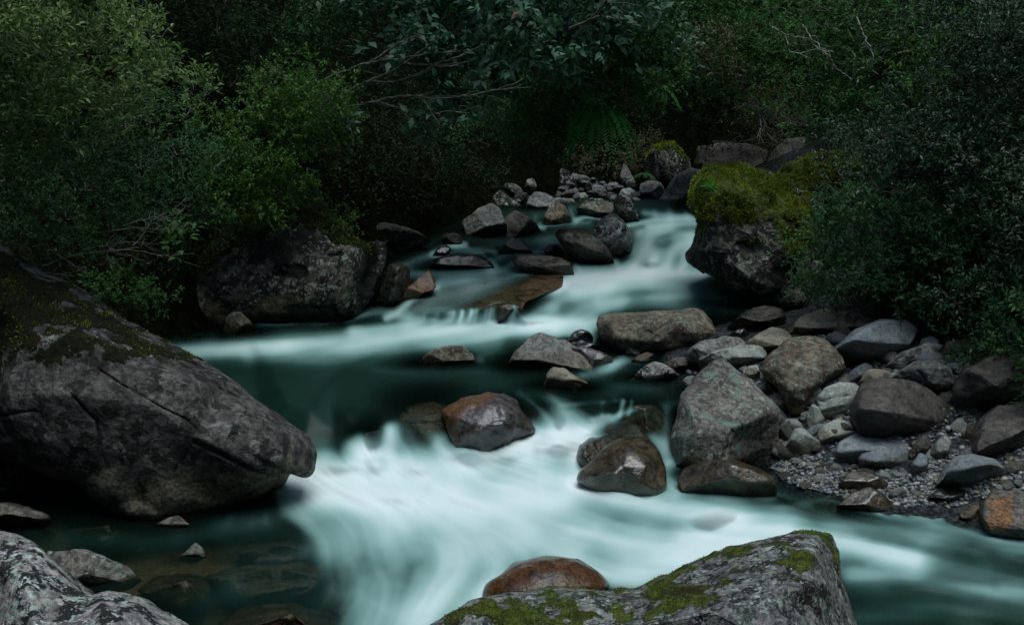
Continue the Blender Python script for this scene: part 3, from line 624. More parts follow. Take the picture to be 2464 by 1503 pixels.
# back rows
boulder('large pale grey lichened boulder at the far shore, left of the pair', [(1110, 535), (1148, 502), (1184, 489), (1208, 508), (1220, 540), (1216, 572), (1165, 577), (1128, 572)], 'grey', T=.7)
boulder('dark grey boulder touching the pale one on its right, far shore', [(1212, 525), (1238, 503), (1275, 520), (1300, 545), (1311, 566), (1270, 573), (1215, 573)], 'umber', T=.7)
boulder('angular dark boulder with a lit right face above the far pair', [(1165, 505), (1185, 472), (1203, 454), (1228, 473), (1256, 492), (1258, 515), (1218, 518), (1180, 514)], 'crag', Y=25.0)
boulder('pale lichen-covered rock left of the far pair', [(1117, 512), (1130, 488), (1160, 476), (1190, 480), (1180, 505), (1130, 525)], 'lichened', Y=25.2)
boulder('round grey-brown boulder standing in the upper small falls', [(1262, 508), (1266, 478), (1284, 459), (1310, 461), (1336, 478), (1344, 500), (1312, 518), (1285, 526)], 'grey', Y=24.6)
boulder('small striped rock behind the round grey-brown boulder', [(1232, 482), (1240, 466), (1268, 462), (1276, 485), (1258, 497)], 'crag', Y=25.8)
boulder('low grey stone right of the round grey-brown boulder', [(1325, 490), (1330, 476), (1348, 474), (1366, 482), (1362, 496)], 'grey', Y=25.6)
boulder('golden-brown lichened rock left of the small waterfall', [(1307, 520), (1322, 492), (1342, 486), (1364, 500), (1378, 532), (1350, 542), (1312, 536)], 'brown', wet=.15)
boulder('wide dark boulder right of the small waterfall', [(1386, 502), (1404, 486), (1448, 480), (1482, 488), (1474, 515), (1440, 528), (1400, 522)], 'darkwet')
boulder('tall narrow dark boulder with pale flecks, tilted, right of the small waterfall', [(1476, 492), (1490, 464), (1508, 468), (1530, 500), (1542, 532), (1512, 537), (1492, 518)], 'crag')
for lab, o, k, y in [
    ('grey rock with a shaded base, left end of the far heap', [(1333, 470), (1345, 447), (1372, 447), (1388, 468), (1372, 476)], 'umber', 26.8),
    ('tilted dark plate of rock rising at the back of the far heap', [(1342, 440), (1350, 405), (1368, 408), (1388, 440), (1392, 468), (1368, 462)], 'crag', 27.8),
    ('flat pale-topped slab leaning back above the far heap', [(1366, 442), (1376, 416), (1410, 422), (1434, 444), (1412, 452), (1385, 458)], 'grey', 28.0),
    ('small pale wedge in the middle of the far heap', [(1384, 478), (1390, 464), (1410, 462), (1416, 478), (1402, 486)], 'pale', 26.2),
    ('low striped stone at the water in front of the far heap', [(1348, 490), (1352, 476), (1380, 478), (1388, 490), (1365, 494)], 'grey', 25.9),
    ('round pale-brown stone on top of the far heap', [(1422, 466), (1426, 446), (1448, 444), (1460, 456), (1456, 474), (1436, 478)], 'grey', 26.6),
    ('dome-shaped stone right of the round pale-brown one', [(1458, 460), (1464, 440), (1484, 438), (1498, 454), (1492, 466), (1472, 468)], 'grey', 27.0),
    ('smooth pale blue-grey stone in front of the tall angular rock', [(1486, 470), (1496, 454), (1516, 450), (1532, 464), (1534, 478), (1500, 482)], 'pale', 26.3),
    ('tall grey angular rock standing above the far heap', [(1490, 425), (1500, 392), (1512, 402), (1534, 440), (1524, 455), (1502, 446)], 'grey', 27.6),
    ('square-shouldered grey rock at the right end of the far heap', [(1534, 472), (1538, 442), (1560, 434), (1586, 434), (1598, 452), (1606, 478), (1560, 484)], 'grey', 26.2),
    ('broken dark rock behind the round pale-brown stone', [(1405, 450), (1415, 432), (1440, 434), (1446, 450), (1424, 456)], 'crag', 27.4),
    ('narrow dark rock at the centre of the far heap', [(1456, 480), (1462, 462), (1478, 462), (1486, 478), (1470, 484)], 'umber', 26.2),
    ('low flat olive stone at the water of the far heap', [(1408, 486), (1420, 476), (1452, 476), (1470, 484), (1440, 490)], 'olivewet', 26.0),
    ('small dark angular rock high on the left of the far shore', [(1205, 462), (1216, 440), (1240, 440), (1258, 458), (1262, 476), (1236, 474)], 'crag', 26.6),
    ('lichen-white rock tip above the far shore shadows', [(1262, 452), (1268, 432), (1284, 428), (1292, 446), (1280, 462)], 'lichened', 27.4),
]:
    boulder(lab, o, k, Y=y)
boulder('pale lichened boulder shelving into the far pool beside the mossy rock', [(1582, 478), (1606, 452), (1630, 420), (1660, 405), (1700, 410), (1706, 480), (1680, 502), (1620, 500)], 'angular', Y=25.4, T=.8)
boulder('big dark boulder in the shade below the ferns at the far bend', [(1545, 440), (1548, 380), (1575, 350), (1620, 335), (1650, 372), (1668, 420), (1632, 446), (1590, 452)], 'crag', Y=27.0, T=1.0,
        moss=[[(1540, 380), (1575, 340), (1625, 325), (1660, 380), (1610, 360), (1560, 385)], 12], mossn=1200)
boulder('pale grey cliff rock at the far bend, left of the crack', [(1670, 390), (1678, 352), (1730, 345), (1800, 345), (1848, 362), (1846, 410), (1780, 430), (1680, 420)], 'umber', Y=26.3, T=.9, fac=3)
boulder('pale ribbed cliff rock at the far bend, right of the crack', [(1842, 420), (1850, 372), (1890, 335), (1950, 330), (1990, 380), (1960, 420), (1880, 430)], 'umber', Y=25.8, T=.9, fac=3)
# right: mossy giants
boulder('huge boulder with a thick bright green moss cap overhanging the white chute',
        [(1648, 470), (1656, 425), (1690, 396), (1740, 381), (1785, 393), (1845, 421), (1905, 448), (1955, 466), (2000, 510), (2010, 620), (1985, 700), (1935, 742), (1880, 736), (1820, 718), (1760, 690), (1710, 666), (1655, 634), (1645, 608),
         (1668, 572), (1673, 525), (1650, 498)], 'crag', T=1.3, Y=15.9, tilt=.8, rnd=.12, fac=0, cen=(1810, 570), sink=4, wet=.05,
        edge=7, inner=[(1700, 450, -.5), (1740, 440, -.6), (1800, 480, -.62), (1850, 500, -.6), (1900, 520, -.6), (1700, 530, -.6), (1760, 545, -.75), (1850, 580, -.8), (1700, 600, -.65), (1760, 640, -.85), (1830, 690, -.9), (1900, 700, -.7), (1800, 600, -.75), (1790, 420, -.15), (1860, 450, -.2), (1940, 500, -.3)],
        moss=[[(1630, 500), (1640, 420), (1690, 385), (1745, 372), (1800, 382), (1860, 405), (1970, 450), (1990, 530), (1950, 620), (1880, 590), (1820, 545), (1780, 555), (1720, 525), (1690, 550), (1662, 515)], 30], mossn=28000)
boulder('second bright mossy boulder rising behind the moss-capped giant', [(1860, 426), (1900, 398), (1950, 378), (2000, 366), (2060, 366), (2090, 420), (2040, 470), (1950, 460), (1890, 446)], 'crag', Y=19.0, T=1.0,
        moss=[[(1830, 430), (1900, 385), (2000, 350), (2100, 360), (2110, 440), (1950, 470)], 10], mossn=9000)
# middle pool
boulder('big brown oblong boulder with pale and yellow lichen, centre right', [(1431, 778), (1437, 758), (1465, 750), (1535, 749), (1610, 748), (1640, 741), (1668, 738), (1692, 746), (1712, 772), (1728, 800), (1702, 824), (1610, 842), (1525, 849), (1478, 842), (1446, 812)],
        'brown', T=.75, wet=.06, tilt=.7, rnd=.3, nz=.8, fac=0, edge=5, inner=[(1470, 775, -.75), (1560, 775, -.8), (1640, 770, -.75), (1690, 785, -.6), (1480, 815, -.95), (1580, 820, -.97), (1670, 810, -.8)])
boulder('peaked smooth grey-brown boulder in the middle pool', [(1211, 888), (1236, 842), (1270, 816), (1300, 802), (1325, 812), (1362, 820), (1394, 842), (1432, 882), (1400, 894), (1300, 896), (1230, 895)], 'grey', T=.6, wet=.18, rnd=.25)
boulder('small smooth black stone in the white water behind the peaked boulder', [(1360, 822), (1376, 800), (1396, 790), (1416, 795), (1428, 810), (1424, 824), (1390, 830)], 'black', wet=9)
boulder('dark wet shelf of rock under the black stone', [(1362, 824), (1400, 816), (1440, 828), (1448, 846), (1400, 846)], 'black', wet=9)
boulder('wet rust-edged ledge on the right side of the peaked boulder', [(1368, 834), (1405, 832), (1440, 845), (1476, 864), (1468, 877), (1425, 880), (1396, 862)], 'rust')
boulder('small pale yellowish pointed stone in the middle pool', [(1306, 930), (1318, 900), (1332, 882), (1360, 888), (1392, 908), (1418, 922), (1380, 936), (1330, 938)], 'tan')
boulder('low brown stone breaking the white water left of centre', [(1000, 868), (1035, 842), (1072, 830), (1112, 832), (1138, 848), (1146, 866), (1100, 878), (1030, 880)], 'brown', wet=.04)
boulder('rust-and-purple wet boulder at the lip of the main fall', [(1058, 990), (1082, 970), (1128, 950), (1172, 939), (1212, 944), (1242, 962), (1268, 998), (1290, 1036), (1250, 1046), (1200, 1065), (1150, 1080), (1100, 1078), (1078, 1040)],
        'rust', T=.6, wet=.3, rnd=.25, fac=0, stain=[[(1050, 960), (1120, 950), (1200, 940), (1190, 960), (1130, 990), (1100, 1080), (1060, 1040)], 36], inner=[(1100, 1000, -.6), (1150, 965, -.2), (1190, 975, -.45), (1150, 1030, -.9), (1215, 1020, -.8), (1205, 980, -.65), (1250, 1010, -.5)])
boulder('smooth brown wet boulder with a notch, below the main fall', [(1386, 1152), (1394, 1132), (1430, 1100), (1450, 1078), (1480, 1058), (1530, 1048), (1560, 1052), (1584, 1080), (1602, 1125), (1606, 1160), (1590, 1182), (1545, 1190), (1495, 1184), (1430, 1172)],
        'olivewet', T=.55, wet=9, rnd=.3, nz=.5, fac=0, inner=[(1430, 1140, -.8), (1470, 1090, -.35), (1510, 1075, -.4), (1500, 1120, -.75), (1480, 1140, -.9), (1500, 1165, -.72), (1560, 1120, -.75), (1550, 1165, -.9), (1585, 1130, -.4)])
boulder('purplish wet stone half hidden behind the notched boulder', [(1384, 1105), (1390, 1070), (1415, 1052), (1462, 1050), (1500, 1062), (1470, 1115), (1410, 1132)], 'darkwet', wet=9, Y=11.25, rnd=.6, fac=1, edge=3, T=.35)
boulder('dark arched rock with white water pouring past its left side', [(1436, 1050), (1470, 1018), (1505, 1008), (1540, 1026), (1562, 1058), (1500, 1070)], 'olivewet', wet=9, Y=11.75, rnd=.7, fac=1, edge=2.8, nz=.6, T=.3)
boulder('brown ribbed rock in the lip of the fall next to the great angular rock', [(1486, 1000), (1500, 978), (1530, 970), (1572, 972), (1596, 990), (1612, 1025), (1618, 1070), (1560, 1075), (1520, 1030)], 'olivewet', wet=9, Y=11.95, rnd=.6, fac=2, edge=2.8, nz=.6, T=.3)
boulder('brown stone seen through the falling water, right of the rust boulder', [(1284, 1020), (1300, 990), (1345, 982), (1392, 988), (1404, 1020), (1350, 1045)], 'sunk', wet=9, T=.3, film=lambda x, y: 0.09 + 0 * x)
boulder('small round stone under the falling water right of the rust boulder', [(1316, 1045), (1326, 1020), (1350, 1014), (1376, 1024), (1380, 1045), (1345, 1055)], 'sunk', wet=9, T=.3, film=lambda x, y: 0.09 + 0 * x)
boulder('submerged purplish rock below the dark lip, left of the rust boulder', [(950, 1010), (980, 975), (1040, 962), (1080, 975), (1100, 1060), (1050, 1090), (990, 1050)], 'sunk', wet=9, T=.3, film=lambda x, y: 0.08 + 0 * x)
boulder('dark brown rock behind the fan of falling water', [(862, 1062), (880, 1040), (915, 1034), (938, 1046), (925, 1080), (880, 1085)], 'umber', wet=9, T=.3, film=lambda x, y: 0.06 + 0 * x)
boulder('brown rock just breaking the foam of the lower flow', [(1630, 1282), (1680, 1258), (1740, 1250), (1786, 1262), (1790, 1275), (1700, 1292)], 'sunk', wet=9, T=.3, film=lambda x, y: 0.06 + 0 * x)
boulder('rust-brown wet boulder in the lower foam, behind the mossy foreground rock', [(1156, 1428), (1168, 1400), (1205, 1378), (1240, 1350), (1285, 1338), (1345, 1333), (1398, 1343), (1440, 1368), (1475, 1405), (1440, 1440), (1350, 1450), (1200, 1455)],
        'rustall', T=.45, wet=9, rnd=.6, fac=0, edge=2.8, nz=.8)
# foreground
boulder('great moss-and-lichen rock in the foreground, rising to a peak at the right',
        [(990, 1535), (1060, 1480), (1130, 1437), (1230, 1413), (1350, 1408), (1470, 1418), (1535, 1414), (1600, 1386), (1700, 1345), (1800, 1310), (1880, 1285), (1955, 1273), (2004, 1276), (2018, 1310), (2030, 1380), (2050, 1450), (2078, 1530), (2120, 1680), (1500, 1720), (960, 1680)],
        'fore', T=.85, Y=5.6, tilt=.7, rnd=.06, nz=.55, fac=0, cen=(1560, 1540), sink=60, wet=.01,
        edge=9, inner=[(1200, 1480, -.2), (1400, 1490, -.3), (1520, 1470, -.25), (1700, 1430, -.3), (1840, 1370, -.25), (1960, 1330, -.15), (1560, 1500, -.55), (1700, 1470, -.6), (1880, 1420, -.6), (1990, 1400, -.5), (1450, 1560, -.8), (1900, 1560, -.95), (1300, 1560, -.7), (2000, 1500, -.5)],
        moss=[[(1050, 1520), (1150, 1420), (1350, 1395), (1530, 1405), (1700, 1330), (1880, 1270), (2010, 1265), (2010, 1330), (1900, 1380), (1700, 1450), (1560, 1490), (1450, 1530), (1300, 1515)], 50], mossn=12000, patchy=-.3, res=6)
boulder('pale pinkish-grey rock with white and black lichen filling the bottom-left corner',
        [(-60, 1262), (0, 1280), (80, 1310), (140, 1360), (185, 1400), (215, 1425), (262, 1414), (330, 1438), (380, 1470), (450, 1503), (500, 1560), (420, 1700), (-60, 1760)],
        'lichened', T=1.0, Y=7.0, tilt=.7, rnd=.08, nz=.8, fac=0, sink=10, edge=9, inner=[(60, 1400, -.2), (150, 1450, -.2), (250, 1450, -.3), (350, 1500, -.4), (100, 1560, -.7), (300, 1600, -.8)])
boulder('flat lichened rock sloping under the shallow water behind the corner rock', [(110, 1328), (180, 1318), (250, 1334), (310, 1365), (335, 1392), (250, 1415), (170, 1420)], 'angular', wet=.02, T=.4)
boulder('small rock tip with a pale spot right below the leaning boulder', [(370, 1264), (400, 1245), (428, 1239), (458, 1262), (415, 1275)], 'angular', wet=.03)
boulder('tiny rock tip alone in the shallow lower pool', [(425, 1336), (455, 1318), (470, 1304), (488, 1315), (498, 1334), (460, 1342)], 'angular', wet=.03)
boulder('long brown stone lying just under the shallow water, lower left', [(480, 1392), (560, 1358), (680, 1345), (790, 1352), (830, 1372), (760, 1412), (600, 1430)], 'sunk', T=.4, wet=9, film=lambda x, y: 0.22 + 0 * x)
for lab, o in [('sunken brown stone in the shallow pool, right of the tiny rock tip', [(560, 1330), (600, 1305), (700, 1298), (780, 1310), (800, 1330), (700, 1345), (600, 1348)]),
               ('sunken olive stone at the bottom edge of the shallow pool', [(520, 1500), (580, 1462), (700, 1450), (800, 1470), (840, 1510), (700, 1560)]),
               ('sunken stone off the lower corner rock in the shallow pool', [(330, 1420), (370, 1385), (450, 1380), (520, 1400), (500, 1440), (420, 1455)]),
               ('sunken brown stone behind the low waterline rock at the left', [(150, 1275), (200, 1262), (290, 1265), (330, 1280), (250, 1298)])]:
    boulder(lab, o, 'sunk', T=.2, wet=9, film=lambda x, y: 0.26 + 0 * x)
# right bank
boulder('great angular grey-brown rock with green lichen, right of the main fall',
        [(1616, 1095), (1610, 1045), (1632, 1005), (1638, 950), (1668, 903), (1716, 860), (1744, 854), (1788, 893), (1850, 952), (1900, 1005, .35), (1916, 1032, .4), (1890, 1060, .2), (1820, 1080, -.15), (1745, 1102, -.8), (1680, 1108, -.75)],
        'angular', T=.75, wet=.10, tilt=.75, rnd=.06, nz=.8, fac=0,
        edge=9, inner=[(1700, 950, -.25), (1750, 900, .1), (1800, 960, -.2), (1860, 985, -.35), (1800, 1015, -.72), (1762, 1035, -.9), (1745, 1080, -.97), (1680, 1040, -.85), (1660, 980, -.5), (1830, 1040, -.35), (1785, 1065, -.6), (1880, 1020, -.05)], cracks=[([(1760, 1035), (1750, 1060), (1742, 1100)], 4, .05), ([(1835, 975), (1800, 1000), (1765, 1030)], 4, -.03)])
boulder('angular grey-brown boulder with rough lichened top, second row of the right bank',
        [(1833, 890), (1846, 855), (1888, 818), (1935, 804), (1960, 804), (1990, 820), (2030, 858), (2036, 888), (1995, 920), (1960, 940), (1930, 976), (1900, 975), (1870, 930), (1845, 908)], 'brown', T=.65, rnd=.1, fac=0,
        edge=8, inner=[(1880, 870, -.35), (1950, 850, -.15), (1990, 870, -.3), (1930, 900, -.6), (1960, 925, -.75), (1900, 940, -.85), (2010, 890, -.5)])
for lab, o, k, kw in [
    ('flat brown rock reaching under the overhanging shrub', [(1888, 800), (1918, 766), (1980, 745), (2060, 750), (2120, 772), (2060, 798), (1990, 806), (1930, 810)], 'tan', dict(T=.6)),
    ('large smooth blue-grey rock below the overhanging shrub', [(2008, 838), (2058, 790), (2120, 768), (2185, 768), (2215, 790), (2190, 840), (2140, 880), (2085, 892), (2040, 892)], 'blue', dict(T=.75, nz=.5)),
    ('long light-grey stone pointing up to the right across the bank', [(2115, 888), (2150, 860), (2188, 838), (2238, 824), (2275, 830), (2245, 852), (2190, 872), (2142, 905)], 'grey', dict(T=.3)),
    ('small blue-grey stone under the large smooth blue-grey rock', [(2034, 908), (2052, 884), (2082, 870), (2102, 880), (2092, 902), (2060, 926)], 'blue', {}),
    ('tan stone with a rounded hollow', [(2065, 918), (2080, 892), (2108, 884), (2142, 892), (2164, 915), (2122, 938), (2080, 938)], 'tan', {}),
    ('grey rock with wavy carved top behind the wide umber boulder', [(2140, 908), (2180, 880), (2236, 869), (2288, 884), (2312, 928), (2272, 948), (2230, 958), (2168, 934)], 'grey', dict(nz=1.3)),
    ('wide smooth umber boulder in the middle of the right bank', [(2052, 1002), (2054, 962), (2070, 928), (2092, 914), (2150, 908), (2200, 914), (2240, 938), (2292, 984), (2322, 1022), (2302, 1050), (2222, 1050), (2130, 1042), (2072, 1028)], 'umber', dict(T=.7, nz=.6)),
    ('pale greenish rounded stone resting between larger rocks', [(1964, 958), (1984, 932), (2020, 918), (2058, 924), (2078, 940), (2058, 985), (2030, 1002), (1990, 1013), (1970, 988)], 'pale', dict(nz=.5, cracks=[([(1966, 962), (1985, 966), (2000, 958), (2040, 952)], 3, .03), ([(1985, 990), (2010, 985), (2030, 978)], 3, .03)])),
    ('pale stone with a thin white vein below the greenish one', [(1964, 1042), (1980, 1020), (2020, 1005), (2052, 1020), (2062, 1046), (2010, 1066), (1975, 1060)], 'pale', dict(nz=.4)),
    ('small round slate-blue stone left of the pale greenish one', [(1936, 948), (1950, 926), (1970, 924), (1981, 945), (1966, 969), (1942, 970)], 'blue', dict(nz=.4)),
    ('upright pale stone under the slate-blue one', [(1941, 990), (1954, 970), (1974, 984), (1986, 1010), (1970, 1036), (1945, 1032)], 'pale', {}),
    ('pear-shaped pale stone at the edge of the gravel', [(1887, 1078), (1904, 1044), (1912, 1030), (1934, 1028), (1952, 1046), (1976, 1062), (1980, 1082), (1950, 1096), (1908, 1096)], 'pale', dict(nz=.4)),
    ('broad two-humped grey stone behind the gravel', [(2008, 1088), (2018, 1062), (2058, 1040), (2118, 1033), (2166, 1042), (2192, 1068), (2192, 1100), (2150, 1118), (2060, 1118), (2012, 1106)], 'blue', dict(T=.5, nz=.4, cracks=[([(2030, 1075), (2080, 1058), (2110, 1062)], 4, .03), ([(2120, 1050), (2160, 1070), (2190, 1072)], 4, .04)])),
    ('squarish grey stone leaning on the two-humped one', [(2062, 1105), (2070, 1078), (2110, 1068), (2170, 1074), (2190, 1086), (2184, 1122), (2150, 1132), (2080, 1128)], 'blue', dict(T=.3, nz=.4, fac=7)),
    ('dark upright stone between the two-humped stone and the slanting one', [(2186, 1088), (2205, 1058), (2234, 1044), (2242, 1068), (2216, 1102), (2194, 1098)], 'umber', {}),
    ('slanting pointed slate stone', [(2232, 1098), (2248, 1066), (2274, 1043), (2290, 1060), (2277, 1110), (2252, 1113)], 'grey', dict(T=.2)),
    ('oval upright grey stone standing in the gravel', [(2190, 1142), (2196, 1112), (2214, 1090), (2234, 1098), (2233, 1126), (2212, 1150)], 'blue', dict(T=.2)),
    ('broad flat blue-grey rock with fine stripes on the gravel', [(2250, 1166), (2272, 1130), (2300, 1098), (2344, 1090), (2398, 1102), (2426, 1130), (2416, 1160), (2370, 1174), (2300, 1180), (2265, 1182)], 'blue', dict(T=.45, fac=4)),
    ('grey wedge behind the broad striped rock', [(2292, 1105), (2315, 1082), (2350, 1068), (2365, 1088), (2350, 1108)], 'blue', {}),
    ('oval grey stone at the right edge', [(2408, 1124), (2430, 1108), (2458, 1106), (2480, 1122), (2440, 1142)], 'grey', dict(nz=.3)),
    ('dark grey stone near the right edge above the oval one', [(2385, 1078), (2405, 1056), (2440, 1052), (2456, 1070), (2430, 1090), (2400, 1090)], 'umber', {}),
    ('orange-stained boulder at the right edge of the water', [(2360, 1232), (2366, 1202), (2392, 1180), (2450, 1180), (2530, 1200), (2560, 1330), (2464, 1335), (2402, 1302), (2372, 1270)], 'orange', dict(T=.5, wet=.12, Y=9.6, stain=[[(2360, 1195), (2430, 1190), (2440, 1260), (2420, 1290), (2370, 1270)], 32])),
    ('small mossy hollow stone left of the orange-stained boulder', [(2306, 1240), (2322, 1214), (2352, 1205), (2364, 1228), (2348, 1252)], 'brown', {}),
    ('broad low wet brown stone with pale ripples at the foot of the angular rock', [(1626, 1155), (1648, 1122), (1700, 1103), (1760, 1104), (1820, 1124), (1864, 1148), (1873, 1175), (1850, 1190), (1780, 1194), (1700, 1187), (1640, 1174)], 'olivewet', dict(T=.5, wet=9, nz=.5)),
    ('brown smooth stone among the pebbles', [(2014, 1165), (2038, 1137), (2078, 1130), (2118, 1144), (2148, 1168), (2080, 1182)], 'olivewet', dict(nz=.4)),
    ('wet brown stone at the waterline in front of the pebbles', [(2010, 1215), (2050, 1184), (2092, 1168), (2128, 1188), (2164, 1220), (2100, 1232), (2045, 1230)], 'olivewet', dict(wet=9, nz=.5)),
    ('dark wet stone with a pale glint at the waterline', [(2224, 1202), (2252, 1176), (2300, 1168), (2328, 1184), (2312, 1212), (2260, 1220)], 'black', dict(wet=9)),
    ('speckled blue stone between the two brown stones', [(2136, 1190), (2150, 1172), (2172, 1170), (2186, 1186), (2172, 1204), (2146, 1204)], 'blue', {}),
    ('dark boulder in the bush shade at the right edge', [(2345, 1070), (2368, 1003), (2400, 968), (2490, 955), (2520, 1080), (2420, 1098), (2366, 1090)], 'umber', dict(T=.6)),
    ('rounded dark boulder further up in the shade at the right edge', [(2300, 960), (2320, 890), (2380, 850), (2490, 850), (2500, 980), (2400, 990)], 'umber', dict(T=.6)),
    ('small dark stone right of the wide umber boulder', [(2316, 1052), (2330, 1016), (2352, 1012), (2362, 1036), (2348, 1058)], 'umber', {}),
    ('grey stone on the upper bank below the shrub twigs', [(2200, 850), (2218, 815), (2244, 806), (2262, 822), (2250, 848)], 'blue', {}),
    ('brown-grey stone on the upper bank right of the long pointing stone', [(2262, 850), (2280, 820), (2330, 812), (2350, 840), (2310, 862)], 'umber', {}),
    ('rounded brown-grey boulder partly covered by its lighter neighbour, behind the angular rock', [(1654, 880), (1658, 842), (1688, 820), (1740, 808), (1782, 812), (1802, 832), (1760, 855), (1722, 872), (1690, 898), (1665, 897)], 'grey', dict(T=.5)),
    ('flat-topped light olive boulder behind the angular rock', [(1676, 868), (1718, 840), (1790, 825), (1832, 830), (1848, 850), (1842, 876), (1784, 890), (1700, 896)], 'pale', dict(T=.45)),
    ('smooth humped pale yellow boulder at the head of the bank', [(1790, 828), (1818, 806), (1858, 785), (1888, 792), (1918, 816), (1892, 842), (1850, 852), (1805, 840)], 'tan', dict(nz=.3, T=.5)),
    ('round black boulder right of the oblong brown one', [(1726, 800), (1748, 778), (1788, 765), (1816, 774), (1828, 796), (1800, 812), (1758, 812)], 'black', dict(nz=.4, Y=15.2)),
    ('small black stone in front of the round black boulder', [(1752, 808), (1770, 792), (1792, 788), (1806, 804), (1780, 816)], 'black', {}),
    ('dark wet boulder with pale streaks at the foot of the mossy giant', [(1748, 778), (1790, 750), (1838, 735), (1880, 739), (1896, 765), (1880, 785), (1820, 790)], 'darkwet', dict(wet=.2, T=.5)),
    ('pale lichened stone in the shallow water of the middle pool', [(1515, 910), (1540, 885), (1575, 869), (1608, 880), (1640, 904), (1600, 915), (1560, 918)], 'lichened', dict(wet=.04)),
    ('small flat rock behind the pale lichened one in the shallow water', [(1588, 878), (1620, 860), (1655, 860), (1660, 880), (1628, 894)], 'brown', {}),
    ('tiny grey stone at the foot of the oblong brown boulder', [(1500, 852), (1508, 832), (1530, 826), (1542, 840), (1536, 856)], 'blue', {}),
    ('low dark stone in the shallows below the oblong brown boulder', [(1510, 872), (1530, 856), (1556, 846), (1576, 852), (1560, 868), (1535, 876)], 'brown', {}),
    ('pale narrow stone behind the peak of the angular rock', [(1790, 895), (1800, 880), (1822, 876), (1832, 895), (1826, 912), (1808, 912)], 'pale', {}),
    ('small stone in the gap left of the angular rock top', [(1635, 925), (1650, 905), (1672, 902), (1668, 925), (1648, 935)], 'blue', {}),
    ('flat grey stone behind the second-row angular boulder', [(1990, 812), (2010, 800), (2040, 804), (2046, 818), (2010, 826)], 'pale', {}),
    ('dark stone in the cleft between the angular rocks', [(1848, 960), (1866, 940), (1890, 950), (1900, 975), (1880, 1000), (1858, 985)], 'umber', {}),
    ('small pale stone beneath the second-row angular boulder', [(1826, 935), (1836, 918), (1858, 916), (1862, 936), (1844, 950)], 'pale', {}),
]:
    boulder(lab, o, k, **kw)

# ---------------------------------------------------------------- cobbles and pebbles
def ico(sub):
    t = (1 + 5 ** 0.5) / 2
    V = [(-1, t, 0), (1, t, 0), (-1, -t, 0), (1, -t, 0), (0, -1, t), (0, 1, t), (0, -1, -t), (0, 1, -t), (t, 0, -1), (t, 0, 1), (-t, 0, -1), (-t, 0, 1)]
    F = [(0, 11, 5), (0, 5, 1), (0, 1, 7), (0, 7, 10), (0, 10, 11), (1, 5, 9), (5, 11, 4), (11, 10, 2), (10, 7, 6), (7, 1, 8), (3, 9, 4), (3, 4, 2), (3, 2, 6), (3, 6, 8), (3, 8, 9), (4, 9, 5), (2, 4, 11), (6, 2, 10), (8, 6, 7), (9, 8, 1)]
    V = [np.array(v) / np.linalg.norm(v) for v in V]
    for _ in range(sub):
        c = {}; G = []
        def mid(a, b):
            k = (min(a, b), max(a, b))
            if k not in c:
                m = V[a] + V[b]; V.append(m / np.linalg.norm(m)); c[k] = len(V) - 1
            return c[k]
        for a, b_, c_ in F:
            x, y, z = mid(a, b_), mid(b_, c_), mid(c_, a); G += [(a, x, z), (b_, y, x), (c_, z, y), (x, y, z)]
        F = G
    return np.array(V), np.array(F)

STONEV = []
IV, IF = ico(2)
for k in range(14):
    r = np.random.default_rng(100 + k); ax = np.array([1, r.uniform(.65, .95), r.uniform(.4, .7)])
    v = IV * ax * (1 + 0.16 * fbm(IV * 1.4 + k * 9, k, 2))[:, None]
    for _ in range(4):
        n = unit(r.normal(size=3)); h = r.uniform(.5, .8); d = v @ n; v = v - n * (np.maximum(d - h * np.linalg.norm(ax * n), 0) * 0.8)[:, None]
    me = mesh_np('river_stone', v, IF); attr(me, 'wet', np.zeros(len(v)) + (0.8 if k % 5 == 0 else 0.0)); attr(me, 'moss', np.zeros(len(v)))
    STONEV.append(me)
pm = [M['pebble'], M['blue'], M['grey'], M['pale'], M['umber'], M['pebble'], M['blue'], M['grey'], M['brown']]
for k, me in enumerate(STONEV): me.materials.append(pm[k % len(pm)])
BANK = [(1850, 1125), (1880, 1105), (1960, 1100), (2050, 1120), (2190, 1140), (2240, 1110), (2310, 1070), (2360, 1050), (2490, 1050), (2490, 1190), (2350, 1200), (2300, 1220), (2200, 1222), (2120, 1215), (2000, 1190), (1900, 1165)]
UPPER = [(2150, 880), (2260, 850), (2330, 860), (2350, 930), (2360, 1050), (2300, 1050), (2320, 1010), (2290, 950), (2310, 900)]
GAPS = [(1640, 900), (1830, 890), (1900, 980), (1990, 920), (2100, 900), (2330, 1060), (2190, 1150), (1990, 1110), (1900, 1100), (1930, 1040), (1780, 900)]
BOXP = [(1900, 800), (2300, 820), (2350, 1100), (1880, 1110), (1840, 1000)]
r = np.random.default_rng(5)
def scatter(poly, n, r):
    xs = [p[0] for p in poly]; ys = [p[1] for p in poly]; o = []
    while len(o) < n:
        x, y = r.uniform(min(xs), max(xs), 400), r.uniform(min(ys), max(ys), 400); k = inpoly(x, y, poly); o += list(zip(x[k], y[k]))
    return o[:n]
STREG = [(BANK, 120, (.035, .085), 'rounded cobble lying on the gravel beach at the right', 'cobbles on the gravel beach'),
         (UPPER, 70, (.06, .15), 'shaded cobble on the upper bank below the right-hand bush', 'cobbles on the shaded upper bank'),
         (BOXP, 110, (.06, .19), 'cobble wedged in the gaps between the right-bank boulders', 'cobbles between the right-bank boulders')]
